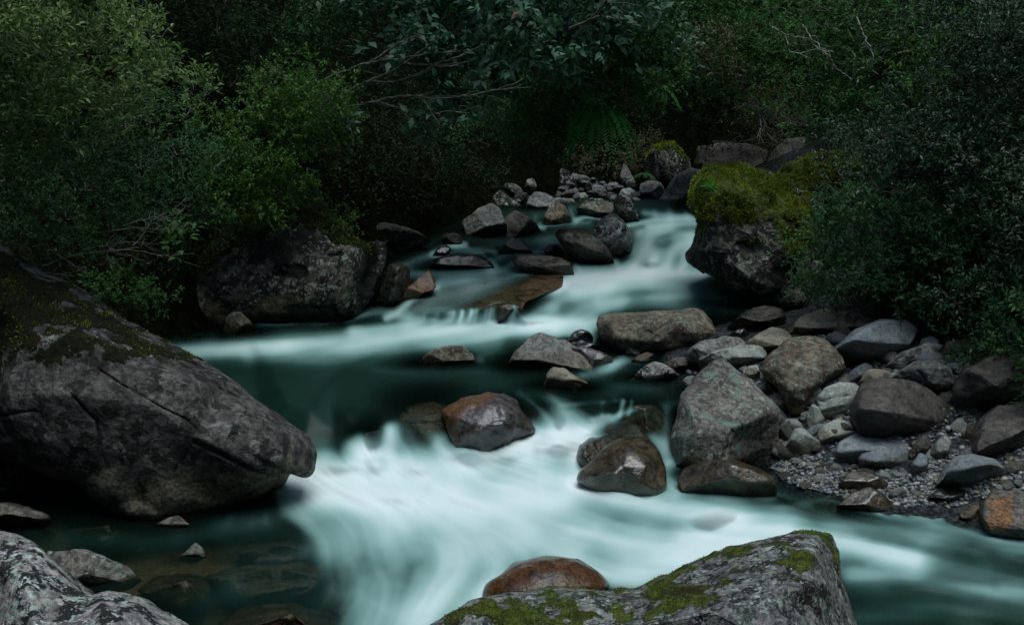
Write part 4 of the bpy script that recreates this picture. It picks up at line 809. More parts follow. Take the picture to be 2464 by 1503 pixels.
ANCH = [('the broad striped rock', 2340, 1135), ('the broad two-humped grey stone', 2100, 1080), ('the wide smooth umber boulder', 2190, 985), ('the great angular rock', 1760, 990), ('the orange-stained boulder', 2420, 1240), ('the pale greenish stone', 2020, 965),
        ('the pear-shaped pale stone', 1930, 1068), ('the low wet brown stone by the water', 1750, 1150), ('the smooth brown stone in the pebbles', 2080, 1155), ('the slanting pointed slate stone', 2260, 1080), ('the carved grey rock', 2230, 910), ('the large smooth blue-grey rock', 2110, 830),
        ('the second-row angular boulder', 1940, 890), ('the stone with a thin white vein', 2012, 1036), ('the oval upright stone', 2212, 1120), ('the tan hollowed stone', 2115, 912), ('the dark boulder at the right edge', 2430, 1030), ('the long pointing light-grey stone', 2190, 860), ('the dark wet stone at the waterline', 2275, 1195), ('the wet brown stone at the waterline', 2090, 1205)]
CW = {'mixed_pebble_stone': 'speckled grey', 'blue_grey_rock': 'blue-grey', 'grey_rock': 'light grey', 'pale_greenish_rock': 'pale', 'umber_smooth_rock': 'dark brown', 'brown_lichen_rock': 'brown'}
def stone_label(px, py, sz, a, b_, me):
    nm, ax_, ay_ = min(ANCH, key=lambda q: (q[1] - px) ** 2 + 2.2 * (q[2] - py) ** 2); dx, dy = px - ax_, (py - ay_) * 1.5
    w = ('right of' if dx > 0 else 'left of') if abs(dx) > abs(dy) else ('in front of' if dy > 0 else 'behind')
    size = 'small' if sz < a + .12 * (b_ - a) else 'medium-sized' if sz < a + .4 * (b_ - a) else 'large'
    return '%s %s cobble lying %s %s' % (size, CW.get(me.materials[0].name, 'grey'), w, nm)
for poly, n, (a, b_), lab, grp in STREG:
    for (px, py) in scatter(poly, n, r):
        Yd = contact(px, py, False); P = unproj(px, py, Yd); sz = a + (b_ - a) * r.random() ** 2.2
        o = bpy.data.objects.new('river_stone', STONEV[r.integers(len(STONEV))]); C.objects.link(o)
        o.location = (P[0], P[1], P[2] + sz * 0.18); o.scale = (sz, sz, sz); o.rotation_euler = (r.normal(0, .3), r.normal(0, .3), r.uniform(0, 6.3))
        o['label'] = stone_label(px, py, sz, a, b_, o.data); o['category'] = 'stone'; o['group'] = grp
FS = [(1340, 478), (1500, 470), (1600, 486), (1400, 490)]
for (px, py) in scatter([(1330, 470), (1360, 440), (1440, 430), (1530, 440), (1600, 480), (1500, 490), (1380, 492)], 34, r):
    Yd = 26.9 - (py - 455) * 0.03 + r.normal(0, .2); P = unproj(px, py, Yd); sz = r.uniform(.07, .16)
    o = bpy.data.objects.new('river_stone', STONEV[r.integers(len(STONEV))]); C.objects.link(o)
    o.location = P; o.scale = (sz, sz, sz); o.rotation_euler = (r.normal(0, .3), r.normal(0, .3), r.uniform(0, 6.3))
    nm, ax_, ay_ = min([('the square-shouldered grey rock', 1570, 460), ('the round pale-brown stone', 1440, 460), ('the dome-shaped stone', 1478, 453), ('the low olive stone at the water', 1440, 481), ('the flat pale-topped slab', 1400, 436), ('the tilted dark plate', 1370, 440), ('the pale blue-grey stone', 1510, 466), ('the small pale wedge', 1400, 472)], key=lambda q: (q[1] - px) ** 2 + (q[2] - py) ** 2)
    o['label'] = '%s %s stone in the far heap, %s %s' % ('small' if sz < .1 else 'middling' if sz < .13 else 'larger', CW.get(o.data.materials[0].name, 'grey'), 'right of' if px > ax_ else 'left of', nm); o['category'] = 'stone'; o['group'] = 'stones of the far heap'
# pebbles: nobody could count them
SV, SF = ico(1)
def pebbles(name, poly, n, a, b_, seed, jit=0.0):
    r = np.random.default_rng(seed); V = []; F = []
    pts = scatter(poly, n, r)
    for i, (px, py) in enumerate(pts):
        Yd = contact(px, py, False); P = unproj(px, py, Yd); sz = a + (b_ - a) * r.random() ** 2
        ax = np.array([1, r.uniform(.6, .95), r.uniform(.4, .75)]) * sz; an = r.uniform(0, 6.3); c_, s_ = math.cos(an), math.sin(an)
        v = SV * ax * (1 + r.normal(0, .06, (len(SV), 1))); ti = r.normal(0, .3); v = v @ np.array([[1, 0, ti], [0, 1, 0], [-ti, 0, 1]])
        v = v @ np.array([[c_, s_, 0], [-s_, c_, 0], [0, 0, 1]]) + P + [0, 0, sz * .2 + r.uniform(0, jit)]
        V.append(v); F.append(SF + i * len(SV))
    V = np.concatenate(V); F = np.concatenate(F)
    return V, F, np.repeat(r.random(n), len(SV))
def pebble_mat():
    m, nt, out = new_mat('pebble_colours'); b = NB(nt); v = b.n('ShaderNodeTexCoord').outputs['Object']; rr = b.attr('rnd')
    cr = b.n('ShaderNodeValToRGB'); nt.links.new(rr, cr.inputs[0]); cr.color_ramp.interpolation = 'CONSTANT'; e = cr.color_ramp.elements
    cols = [(.03, .035, .04), (.055, .062, .068), (.085, .09, .092), (.04, .05, .062), (.13, .13, .125), (.06, .058, .052), (.10, .11, .12), (.14, .12, .06), (.045, .05, .05), (.2, .2, .2), (.07, .08, .085)]
    e[0].color = (*cols[0], 1); e[1].position = .93; e[1].color = (*cols[-1], 1)
    for i in range(1, len(cols) - 1): x = e.new(i / len(cols)); x.color = (*cols[i], 1)
    col = b.mix(b.ramp(b.noise(v, 120, 4, .7), .4, .65), cr.outputs[0], b.mix(1, cr.outputs[0], (1.9, 1.9, 1.9), 'MULTIPLY'))
    pr = b.n('ShaderNodeBsdfPrincipled'); nt.links.new(col, pr.inputs['Base Color']); pr.inputs['Roughness'].default_value = .45
    nt.links.new(pr.outputs[0], out.inputs[0]); return m
M['pebbles'] = pebble_mat()
for nm, poly, n, a, b_, sd, lab in [('pebbles', BANK, 5600, .014, .040, 1, 'grey, blue and white pebbles covering the gravel beach'), ('pebbles', UPPER, 1500, .02, .045, 2, 'loose pebbles in the shade of the upper bank'), ('pebbles', BOXP, 2200, .02, .05, 3, 'pebbles filling the gaps between the bank boulders'),
                                    ('pebbles', [(1640, 900), (1830, 880), (1900, 985), (1870, 1010), (1700, 905)], 300, .02, .05, 4, 'small stones caught behind the great angular rock')]:
    V, F, rv = pebbles(nm, poly, n, a, b_, sd)
    obj_at(nm, V, F, M['pebbles'], V.mean(0) * [1, 1, 0], attrs={'rnd': rv}, label=lab, category='pebbles', kind='stuff')

# ---------------------------------------------------------------- plants
def tubes(paths, sides=5):
    """paths: list of (points (n,3), radii (n,)) -> V, F"""
    VV = []; FF = []; off = 0
    for P, R in paths:
        P = np.asarray(P, float); R = np.asarray(R, float); n = len(P)
        t = unit(np.gradient(P, axis=0)); ref = np.where(np.abs(t[:, 2:3]) > .9, [[1., 0, 0]], [[0, 0, 1.]])
        u = unit(np.cross(t, ref)); w = np.cross(t, u); a = np.linspace(0, 2 * math.pi, sides, endpoint=False)
        V = P[:, None] + R[:, None, None] * (np.cos(a)[None, :, None] * u[:, None] + np.sin(a)[None, :, None] * w[:, None])
        VV.append(V.reshape(-1, 3)); k = np.arange(n - 1)[:, None] * sides; q = np.arange(sides)[None]; q2 = (q + 1) % sides
        f = np.stack([k + q, k + q2, k + sides + q2, k + sides + q], -1).reshape(-1, 4) + off; FF.append(f); off += n * sides
    return np.concatenate(VV), np.concatenate(FF)

def wander(p, q, n, amp, r):
    t = np.linspace(0, 1, n)[:, None]; P = p + (q - p) * t; N_ = r.normal(0, 1, (n, 3)).cumsum(0); N_ -= N_[0] + (N_[-1] - N_[0]) * t
    return P + N_ * amp * np.linalg.norm(q - p) / math.sqrt(n)

def crown(label, poly, Y, lobe_r, leafL, nlobes, leaves, mat, name='shrub', cat='shrub', dY=0.8, ratio=0.34, up=0.35, per=8, seed=1, bark='bark', stems=3, twigp=0.10, single=0,
          hang=0.0, group=None, trunk=False):
    """a plant whose crown is many leafy lobes spread through the region poly at distance Y (number or (left, right))"""
    leafL = leafL * 1.25; leaves = int(leaves * .8)
    r = np.random.default_rng(seed); pts = []
    xs = [p[0] for p in poly]; ys = [p[1] for p in poly]; tries = 0
    cand = scatter(poly, nlobes * 12, r); mind = 0.8 * math.sqrt(max(1, (max(xs) - min(xs)) * (max(ys) - min(ys))) / nlobes)
    while len(pts) < nlobes and mind > 2:
        for c in cand:
            if all((c[0] - q[0]) ** 2 + (c[1] - q[1]) ** 2 > mind * mind for q in pts): pts.append(c)
            if len(pts) >= nlobes: break
        mind *= 0.85
    pts = np.array(pts[:nlobes])
    Yl = (Y if np.isscalar(Y) else np.interp(pts[:, 0], [min(xs), max(xs)], Y)) + r.uniform(-dY, dY, len(pts))
    Cn = unproj(pts[:, 0], pts[:, 1], Yl); R = lobe_r * r.uniform(.6, 1.3, len(pts))
    main = Cn
    if len(pts) > 8:                                       # each bough carries smaller sprays
        nk = 6; sd_ = r.normal(0, 1, (len(pts), nk, 3)) + [0, -.45, .35]; sd_ = unit(sd_)
        Cn = (Cn[:, None] + sd_ * (R[:, None] * r.uniform(.7, 1.15, (len(pts), nk)))[..., None] * [1.15, 1, .85]).reshape(-1, 3); R = (R[:, None] * r.uniform(.24, .44, (len(pts), nk))).ravel()
    lt = r.normal(0, .13, len(R))
    w = R ** 2; w /= w.sum(); ntw = max(10, int(leaves / per)); li = r.choice(len(R), ntw, p=w)
    d = r.normal(0, 1, (ntw, 3)); d[:, 1] -= 0.4; d[:, 2] += 0.55; d = unit(d)
    rad = r.uniform(0.35, 1.0, ntw) ** 0.6 * (1 + 0.25 * fbm(d * 2.2 + li[:, None] * 3.7, seed, 2))
    B = Cn[li] + d * (R[li] * rad)[:, None] * [1.15, 1.0, 0.72]
    td = unit(d * 0.7 + r.normal(0, .45, d.shape) + [0, 0, up] - np.array([0, 0, hang]))
    tl = leafL * r.uniform(1.6, 3.2, ntw)
    k = np.tile(np.arange(per), ntw); ti = np.repeat(np.arange(ntw), per)
    fr = (k + r.uniform(0, 1, len(k))) / per
    pos = B[ti] + td[ti] * (tl[ti] * fr)[:, None]
    side = unit(np.cross(td[ti], r.normal(0, 1, (len(k), 3))))
    ld = unit(td[ti] * 0.75 + side * r.uniform(.5, 1.2, len(k))[:, None] + [0, 0, -0.1])
    nr = unit(r.normal(0, .55, ld.shape) + [0, -0.35, 1.0])
    L = leafL * r.uniform(.6, 1.25, len(k))
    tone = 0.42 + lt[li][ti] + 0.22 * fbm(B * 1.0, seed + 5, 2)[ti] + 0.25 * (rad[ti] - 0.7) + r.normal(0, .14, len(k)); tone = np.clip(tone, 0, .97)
    tone[r.random(len(k)) < 0.006] = 1.0
    mid = pts[pts[:, 1].argmax()]
    gY = float(np.mean(Yl)) + dY + 0.2; gx0 = float(np.mean(Cn[:, 0])); gz = float(terr(gx0, gY)); 
    root = empty(name, (gx0, gY, min(gz, Cn[:, 2].min())), label=label, category=cat, group=group)
    base = np.array(root.location)
    if single:                                             # the leaves nearest the eye are leaves of their own
        near_ = np.argsort(np.linalg.norm(pos - CAM, axis=1) - 0.0)[:single * 3]; pick = r.choice(near_, single, replace=False)
        LV, LF, _ = leaf_mesh(np.zeros((1, 3)), np.array([[0, 1.0, 0]]), np.array([[0, 0, 1.0]]), 1.0, ratio * .5, r)
        mes = []
        for q in range(4):
            me = mesh_np('leaf', LV, LF, True); attr(me, 'rnd', np.full(len(LV), .35 + .17 * q)); me.materials.append(M[mat]); mes.append(me)
        for i in pick:
            dd = Vector(ld[i]).normalized(); s_ = dd.cross(Vector(nr[i])).normalized(); u_ = s_.cross(dd)
            o = bpy.data.objects.new('leaf', mes[int(i) % 4]); C.objects.link(o); o.parent = root
            from mathutils import Matrix
            m3 = Matrix((s_, dd, u_)).transposed() * float(L[i] * 1.1); m4 = m3.to_4x4(); m4.translation = Vector(pos[i] - base); o.matrix_local = m4
        keep = np.ones(len(k), bool); keep[pick] = False; pos, ld, nr, L, tone = pos[keep], ld[keep], nr[keep], L[keep], tone[keep]
    big = leafL * FV / np.mean(Yl) > 9
    LV, LF, kk = leaf_mesh(pos, ld, nr, L, L * ratio * .5, r, tris=4 if big else 2)
    obj_at('foliage', LV, LF, M[mat], base, parent=root, smooth=big, attrs={'rnd': np.repeat(tone, kk)}, kind='stuff')
    # stems from the ground into the lobes, twigs among the leaves
    paths = []
    if trunk:
        g = base + np.array([0, 0, -0.15])
        for i in r.choice(len(pts), min(len(pts), stems * 3), replace=False):
            e = main[i]; st = g + r.normal(0, .12, 3) * [1, 1, 0]; P = wander(st, e, 9, .10, r); P[:, 2] += np.sin(np.linspace(0, math.pi, 9)) * .15 * np.linalg.norm(e - st)
            paths.append((P, np.linspace(.035, .008, 9) * (1 + lobe_r)))
    for i in np.nonzero(r.random(ntw) < twigp)[0]:
        e = B[i] + td[i] * tl[i]; st = Cn[li[i]] + (B[i] - Cn[li[i]]) * r.uniform(.15, .5) + [0, 0, -.05]
        paths.append((wander(st, e, 5, .12, r), np.linspace(.0045, .0015, 5) * (Yl.mean() / 14)))
    if paths:
        V, F = tubes(paths, 4); obj_at('branch', V, F, M[bark], base, parent=root, kind='stuff' if len(paths) > 1 else None)
    return root

def bare(label, starts, Y, name='dead_branch', cat='branch', mat='twig', rad=.012, fork=3, seed=3, depthv=.5, base=None):
    """bare forking twigs: starts = list of pixel polylines"""
    r = np.random.default_rng(seed); paths = []; allP = []
    for pl in starts:
        n = len(pl); yy = Y + np.linspace(0, 1, n) * r.uniform(-depthv, depthv); P = unproj([p[0] for p in pl], [p[1] for p in pl], yy)
        t = np.linspace(0, n - 1, n * 5); Pq = np.stack([np.interp(t, np.arange(n), P[:, a]) for a in range(3)], -1)
        for _ in range(3): Pq[1:-1] = .5 * Pq[1:-1] + .25 * (Pq[2:] + Pq[:-2])
        Pq += r.normal(0, 1, Pq.shape) * rad * .8; paths.append((Pq, np.linspace(rad, rad * .35, len(Pq)))); allP.append(Pq)
        Ln = np.linalg.norm(Pq[-1] - Pq[0])
        for f in range(fork):
            i = r.integers(len(Pq) // 4, len(Pq) - 2); dr = unit(Pq[i + 1] - Pq[i - 1]); e = Pq[i] + unit(dr + r.normal(0, .45, 3)) * Ln * r.uniform(.15, .4)
            Q = wander(Pq[i], e, 7, .07, r); paths.append((Q, np.linspace(rad * .55, rad * .2, 7)))
            for g in range(2):
                e2 = Q[3] + unit(dr + r.normal(0, .6, 3)) * Ln * r.uniform(.06, .18); paths.append((wander(Q[3], e2, 5, .08, r), np.linspace(rad * .3, rad * .12, 5)))
    V, F = tubes(paths, 5); b0 = allP[0][0]
    return obj_at(name, V, F, M[mat], b0, label=label, category=cat)

def fern(label, px, py, Y, fronds, seed, group=None, Lm=.7, droop=.9, a0=-math.pi, a1=0.0):
    r = np.random.default_rng(seed); c = unproj(px, py, Y); root = empty('fern', c, label=label, category='fern', group=group)
    for k in range(fronds):
        a = a0 + (a1 - a0) * (k + r.uniform(.2, .8)) / fronds; dx, dy = math.cos(a), math.sin(a); L = Lm * r.uniform(.65, 1.1)
        t = np.linspace(0, 1, 30); up0 = r.uniform(.1, .7)
        P = np.stack([dx * L * t * .75, dy * L * t * .75, L * (up0 * t - (droop + up0 * .6) * t ** 2)], -1) + c
        tan = unit(np.gradient(P, axis=0)); sd = unit(np.cross(tan, [0, 0, 1.0])); pos = []; dr = []; ln = []
        for i in range(2, 30):
            l = L * .165 * math.sin(math.pi * min(1, (t[i] * .93 + .10))) ** .8 + .01
            for s_ in (1, -1):
                pos.append(P[i]); dr.append(sd[i] * s_ + tan[i] * .45 + [0, 0, -.15]); ln.append(l)
        pos, dr, ln = np.array(pos), unit(np.array(dr)), np.array(ln)
        nn = np.cross(dr, tan[2:].repeat(2, 0)); nn = unit(nn * np.sign(nn[:, 2:3] + 1e-6))
        V, F, kk = leaf_mesh(pos, dr + r.normal(0, .06, dr.shape), nn, ln * 1.1, ln * .13, r, tris=2)
        Vs, Fs = tubes([(P, np.linspace(.006, .002, 30))], 3); Fs3 = np.concatenate([Fs[:, [0, 1, 2]], Fs[:, [0, 2, 3]]])
        rv = np.concatenate([np.clip(np.full(len(V), .5) + r.normal(0, .12), 0, 1), np.full(len(Vs), .1)])
        obj_at('frond', np.concatenate([V, Vs]), np.concatenate([F, Fs3 + len(V)]), M['fern'], c, parent=root, smooth=False, attrs={'rnd': rv})
    return root

# left bank
crown('big pale olive shrub with upright leaves filling the top-left corner', [(-90, -60), (330, -60), (335, 20), (345, 110), (395, 200), (410, 250), (345, 290), (300, 320), (210, 370), (110, 400), (0, 400), (-90, 420)], (10.6, 12.2), .42, .058, 64, 26000, 'leaf_pale',
      seed=11, twigp=.28, bark='twig', single=260, dY=.7, up=.7)
crown('dark small-leaved shrub under the pale one, above the bare twigs', [(-80, 400), (120, 390), (300, 320), (430, 300), (470, 400), (450, 500), (380, 540), (240, 590), (120, 620), (-60, 560)], (12.2, 13.6), .42, .042, 46, 24000, 'leaf_dark', seed=12, twigp=.12, bark='twig')
crown('low bright green sprigs in the dark gap beside the leaning boulder', [(260, 640), (330, 660), (385, 700), (375, 760), (300, 740), (240, 690)], 13.6, .2, .05, 12, 1700, 'leaf_mid', seed=13, stems=1, trunk=False)
crown('small broad-leaved plant in the dark notch left of the crag', [(405, 555), (440, 555), (440, 590), (410, 600)], 14.2, .12, .09, 5, 130, 'leaf_mid', seed=14, stems=1, per=5, ratio=.6)
crown('fine-leaved yellow-green shrub hanging over the lichened crag, lower mass', [(500, 330), (560, 290), (640, 310), (690, 370), (700, 440), (680, 520), (620, 500), (580, 550), (530, 520), (490, 430)], 16.2, .42, .045, 30, 16000, 'leaf_yellow', seed=15, up=.0, hang=.3, ratio=.45, dY=.5)
crown('fine-leaved yellow-green shrub reaching towards the dark hollow, upper mass', [(640, 240), (700, 190), (770, 195), (800, 270), (830, 330), (810, 400), (760, 370), (700, 340), (640, 310)], 16.8, .40, .045, 26, 13000, 'leaf_yellow', seed=16, up=.1, hang=.1, ratio=.45, dY=.5)
crown('small silvery sprig sticking out at the edge of the yellow-green shrub', [(825, 305), (845, 310), (850, 330), (830, 335)], 16.4, .06, .10, 3, 18, 'leaf_blue', seed=17, per=6, trunk=False, twigp=1)
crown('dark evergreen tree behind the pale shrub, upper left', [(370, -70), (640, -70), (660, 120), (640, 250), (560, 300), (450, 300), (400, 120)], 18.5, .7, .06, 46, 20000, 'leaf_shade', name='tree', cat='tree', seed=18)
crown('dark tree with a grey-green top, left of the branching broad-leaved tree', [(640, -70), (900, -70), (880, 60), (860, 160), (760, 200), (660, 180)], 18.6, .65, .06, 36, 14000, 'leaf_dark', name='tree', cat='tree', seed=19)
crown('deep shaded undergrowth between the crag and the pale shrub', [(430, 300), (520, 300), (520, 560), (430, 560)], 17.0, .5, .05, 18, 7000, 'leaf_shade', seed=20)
crown('added dark leafy sprays standing in for shade on the left side of the crag', [(420, 470), (520, 470), (560, 540), (520, 600), (470, 660), (430, 640)], 15.4, .28, .05, 16, 4200, 'leaf_shade', seed=52, hang=.5, up=0, dY=.35)  # leaf cluster added to darken the left of the crag
crown('creeping green sprigs on the mossy ridge of the crag', [(640, 420), (720, 430), (800, 500), (860, 570), (820, 560), (740, 500)], 16.9, .14, .035, 14, 2600, 'leaf_yellow', seed=53, dY=.3)
# centre
T5 = crown('broad-leaved tree with blue-green leaves arching over the dark hollow', [(880, -70), (1500, -70), (1480, 40), (1330, 130), (1340, 200), (1230, 220), (1180, 205), (1080, 150), (1000, 110), (930, 100)], (17.6, 18.8), .55, .135, 60, 9500, 'leaf_blue',
      name='tree', cat='tree', seed=21, ratio=.5, single=300, dY=.8, up=.15, hang=.25, per=7, trunk=False)
def limb(pl, Y, r0, r1, parent, seed):
    r = np.random.default_rng(seed); n = len(pl); P = unproj([p[0] for p in pl], [p[1] for p in pl], np.linspace(Y[0], Y[1], n)); t = np.linspace(0, n - 1, n * 6)
    Q = np.stack([np.interp(t, np.arange(n), P[:, a]) for a in range(3)], -1)
    for _ in range(4): Q[1:-1] = .5 * Q[1:-1] + .25 * (Q[2:] + Q[:-2])
    Q += r.normal(0, .008, Q.shape); paths = [(Q, np.linspace(r0, r1, len(Q)))]
    for f in range(4):
        i = r.integers(len(Q) // 3, len(Q) - 2); dr = unit(Q[i + 1] - Q[i - 1]); e = Q[i] + unit(dr + r.normal(0, .35, 3)) * r.uniform(.25, .6); paths.append((wander(Q[i], e, 7, .05, r), np.linspace(r1, .004, 7)))
    V, F = tubes(paths, 6); obj_at('limb', V, F, M['limb'], np.array(parent.location), parent=parent)
for i, pl in enumerate([[(800, 262), (860, 255), (905, 243), (960, 230), (1010, 231), (1040, 240)], [(905, 243), (960, 262), (1010, 272), (1060, 275)], [(820, 240), (850, 212), (900, 190), (960, 165), (1010, 125), (1060, 90)],
                        [(850, 212), (900, 196), (950, 198), (1010, 180), (1060, 150), (1120, 130)], [(790, 225), (840, 175), (900, 145), (960, 105), (1020, 80)], [(760, 200), (830, 170), (890, 150), (960, 140), (1100, 120)],
                        [(930, 135), (980, 155), (1050, 160), (1100, 158)], [(1030, 235), (1100, 235), (1190, 220), (1260, 190)], [(1380, 90), (1420, 50), (1460, 0), (1480, -40)], [(1370, 70), (1440, 40), (1470, 42)]]):
    limb(pl, (17.0, 16.5), .032 if i in (2, 4) else .024, .010, T5, 40 + i)
for lab, px, py, n, sd in [('spray of large blue-green leaves hanging below the branches, left', 1075, 195, 60, 1), ('spray of large blue-green leaves near the lower limb', 1060, 265, 60, 2), ('spray of blue-green leaves above the limbs at the left tip of the tree', 1000, 85, 70, 3)]:
    crown(lab, [(px - 40, py - 30), (px + 40, py - 30), (px + 40, py + 35), (px - 40, py + 35)], 17.3, .16, .13, 6, n * 3, 'leaf_blue', name='leafy_branch', cat='branch', seed=60 + sd, per=6, ratio=.5, trunk=False, hang=.5)
crown('bright green small-leaved shrub below the right side of the broad-leaved tree', [(1280, 130), (1420, 90), (1540, 60), (1590, 150), (1600, 230), (1500, 250), (1440, 230), (1400, 260), (1320, 250), (1280, 200)], 20.0, .5, .075, 40, 16000, 'leaf_mid', seed=22, ratio=.42)
crown('drooping narrow-leaved shrub over the top of the dark cave', [(1130, 230), (1250, 230), (1340, 240), (1390, 260), (1400, 330), (1330, 350), (1240, 340), (1180, 330), (1130, 300)], 20.6, .45, .065, 34, 11000, 'leaf_dark', seed=23, ratio=.3, hang=.5, up=0)
crown('narrow-leaved green sprays left of the ferns', [(1220, 250), (1330, 240), (1370, 290), (1330, 330), (1240, 310)], 20.0, .35, .07, 14, 3600, 'leaf_mid', seed=24, ratio=.28, hang=.3)
crown('round-leaved green shrub at the top right of the centre', [(1440, -60), (1560, -60), (1590, 60), (1610, 130), (1580, 200), (1520, 190), (1470, 120), (1440, 40)], 20.2, .45, .09, 26, 7000, 'leaf_blue', seed=25, ratio=.55)
crown('mid-green bank of shrubs behind, top right of the centre', [(1560, -60), (1850, -60), (1860, 90), (1880, 200), (1830, 260), (1700, 210), (1640, 120), (1580, 60)], 24.5, .75, .075, 46, 21000, 'leaf_mid', seed=26)
crown('layered olive-brown tree fern-like shrub in front of the green bank', [(1640, 100), (1700, 92), (1760, 130), (1770, 175), (1720, 190), (1670, 160)], 23.0, .4, .05, 16, 5000, 'leaf_olive', name='tree', cat='tree', seed=27, up=0)
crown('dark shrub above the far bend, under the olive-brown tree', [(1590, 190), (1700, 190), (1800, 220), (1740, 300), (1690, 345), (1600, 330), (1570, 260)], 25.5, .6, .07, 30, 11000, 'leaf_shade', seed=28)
crown('grassy olive shrub with hanging blades above the far cliff', [(1740, 230), (1830, 200), (1900, 230), (1925, 300), (1860, 350), (1770, 340), (1720, 300)], 25.8, .5, .09, 22, 7000, 'leaf_olive', seed=29, ratio=.14, hang=.7, up=0)
bare('pale dead branch fanning out over the far cliff', [[(1800, 245), (1825, 258), (1850, 262), (1880, 275), (1902, 295)], [(1825, 258), (1838, 290), (1845, 320), (1870, 345)], [(1760, 262), (1800, 252), (1840, 262)], [(1715, 340), (1770, 345), (1820, 330)], [(1780, 320), (1790, 345), (1775, 362)], [(1840, 270), (1870, 240), (1880, 215)], [(1825, 258), (1832, 300), (1822, 335)], [(1850, 262), (1862, 300), (1890, 330)]], 24.0, rad=.013, fork=5, seed=31)
fern('large bright fern whose fronds hang over the far rocks', 1440, 262, 19.6, 12, 5, Lm=1.2, droop=1.15, a0=-2.6, a1=.35)
fern('smaller fern up and left of the large one', 1425, 222, 19.8, 7, 6, Lm=.8, droop=1.1, a0=-2.4, a1=.4)
fern('single small fern at the edge of the green bank, right of the large one', 1590, 215, 21.2, 4, 7, Lm=.55)
fern('tiny bright fern growing on the far shore rocks', 1552, 418, 26.4, 5, 8, Lm=.4, droop=.5)
crown('mossy scrub clinging to the bank over the far heap of rocks', [(1380, 380), (1480, 370), (1540, 350), (1600, 350), (1560, 400), (1500, 430), (1420, 410)], 28.6, .4, .05, 18, 6000, 'leaf_olive', seed=32)
# the dark hollow
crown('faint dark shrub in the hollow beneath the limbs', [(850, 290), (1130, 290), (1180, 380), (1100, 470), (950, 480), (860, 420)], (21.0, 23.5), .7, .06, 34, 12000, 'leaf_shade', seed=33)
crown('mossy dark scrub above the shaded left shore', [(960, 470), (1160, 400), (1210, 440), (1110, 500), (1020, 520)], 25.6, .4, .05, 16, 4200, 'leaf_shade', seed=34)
bare('thin grey bare twigs reaching out below the dark small-leaved shrub', [[(100, 640), (190, 610), (300, 600), (360, 606), (395, 620)], [(200, 600), (300, 580), (360, 585)], [(250, 560), (330, 545), (400, 555), (440, 550)], [(320, 590), (350, 560), (360, 530), (400, 515)], [(120, 600), (180, 640), (195, 650)], [(300, 540), (380, 520), (430, 500)], [(100, 655), (180, 665)], [(280, 570), (250, 620), (290, 640)]], 11.6, rad=.0055, fork=7, seed=35)
# right bank
crown('tall open tree with small pale-edged leaves, upper right', [(1840, -60), (2260, -60), (2280, 120), (2200, 260), (2100, 330), (2010, 350), (1965, 310), (1930, 230), (1890, 130)], (19.0, 17.2), .55, .062, 70, 27000, 'leaf_mid', name='tree', cat='tree', seed=36, twigp=.25, bark='twig')
bare('pale forked branch showing through the leaves of the open tree', [[(1850, 60), (1890, 85), (1930, 90), (1975, 115)], [(1890, 85), (1900, 130), (1960, 120)], [(1990, 130), (2010, 165), (2050, 190)], [(1930, 60), (1960, 100), (1990, 130)], [(2060, 40), (2085, 100), (2110, 150)]], 15.0, rad=.012, seed=37)
crown('dark glossy shrub wall filling the upper right corner', [(2240, -60), (2560, -60), (2560, 420), (2300, 430), (2180, 300), (2250, 140)], (14.6, 13.0), .6, .055, 62, 30000, 'leaf_gloss', name='shrub', seed=38, twigp=.15)
crown('grey-green small-leaved shrub beside and behind the mossy giant', [(2060, 380), (2140, 330), (2260, 330), (2330, 430), (2290, 560), (2140, 580), (2070, 560), (2045, 500), (2060, 440)], (15.2, 13.8), .5, .05, 54, 30000, 'leaf_gloss', seed=39, twigp=.12)
crown('dense green shrub overhanging the pale rocks of the right bank', [(1985, 590), (2030, 520), (2090, 520), (2200, 560), (2350, 560), (2400, 680), (2330, 760), (2220, 755), (2120, 745), (2020, 725), (1970, 715), (1955, 670)], (14.2, 13.2), .42, .052, 70, 36000, 'leaf_dark', seed=40, up=.5, dY=.5, trunk=False)
crown('black-green shrub at the right edge, middle height', [(2290, 400), (2560, 380), (2560, 800), (2400, 800), (2330, 700), (2350, 560)], (13.4, 12.2), .55, .052, 50, 24000, 'leaf_gloss', seed=41)
crown('dark leafy boughs hanging down the right edge to the stones', [(2340, 780), (2560, 740), (2560, 1060), (2480, 1050), (2430, 990), (2400, 930), (2370, 880)], (12.4, 11.4), .36, .05, 34, 15000, 'leaf_dark', seed=42, hang=.2, trunk=False, dY=.4)
bare('thin bare twigs hanging under the right-hand bush', [[(2380, 790), (2370, 830), (2400, 860), (2390, 880)], [(2360, 800), (2372, 840), (2360, 870)], [(2400, 800), (2420, 840)], [(2330, 770), (2350, 820), (2372, 842)]], 12.4, rad=.005, fork=2, seed=43)
def blades(label, px, py, Y, n, L, seed):
    r = np.random.default_rng(seed); c = unproj(px, py, Y); d = unit(r.normal(0, 1, (n, 3)) * [1, .8, .5] + [0, -.5, .5])
    V, F, kk = leaf_mesh(np.repeat(c[None], n, 0) + r.normal(0, .01, (n, 3)), d, r.normal(0, 1, (n, 3)) + [0, 0, 2], L * r.uniform(.6, 1.2, n), .006, r)
    obj_at('grass_tuft', V, F, M['fern'], c, smooth=False, attrs={'rnd': np.repeat(r.uniform(.3, .9, n), kk)}, label=label, category='grass tuft')
blades('little grass tuft growing on the side of the moss-capped giant', 1706, 450, 15.0, 46, .17, 1)
blades('pale blades of a small plant at the edge of the second mossy boulder', 2052, 455, 14.4, 16, .16, 2)
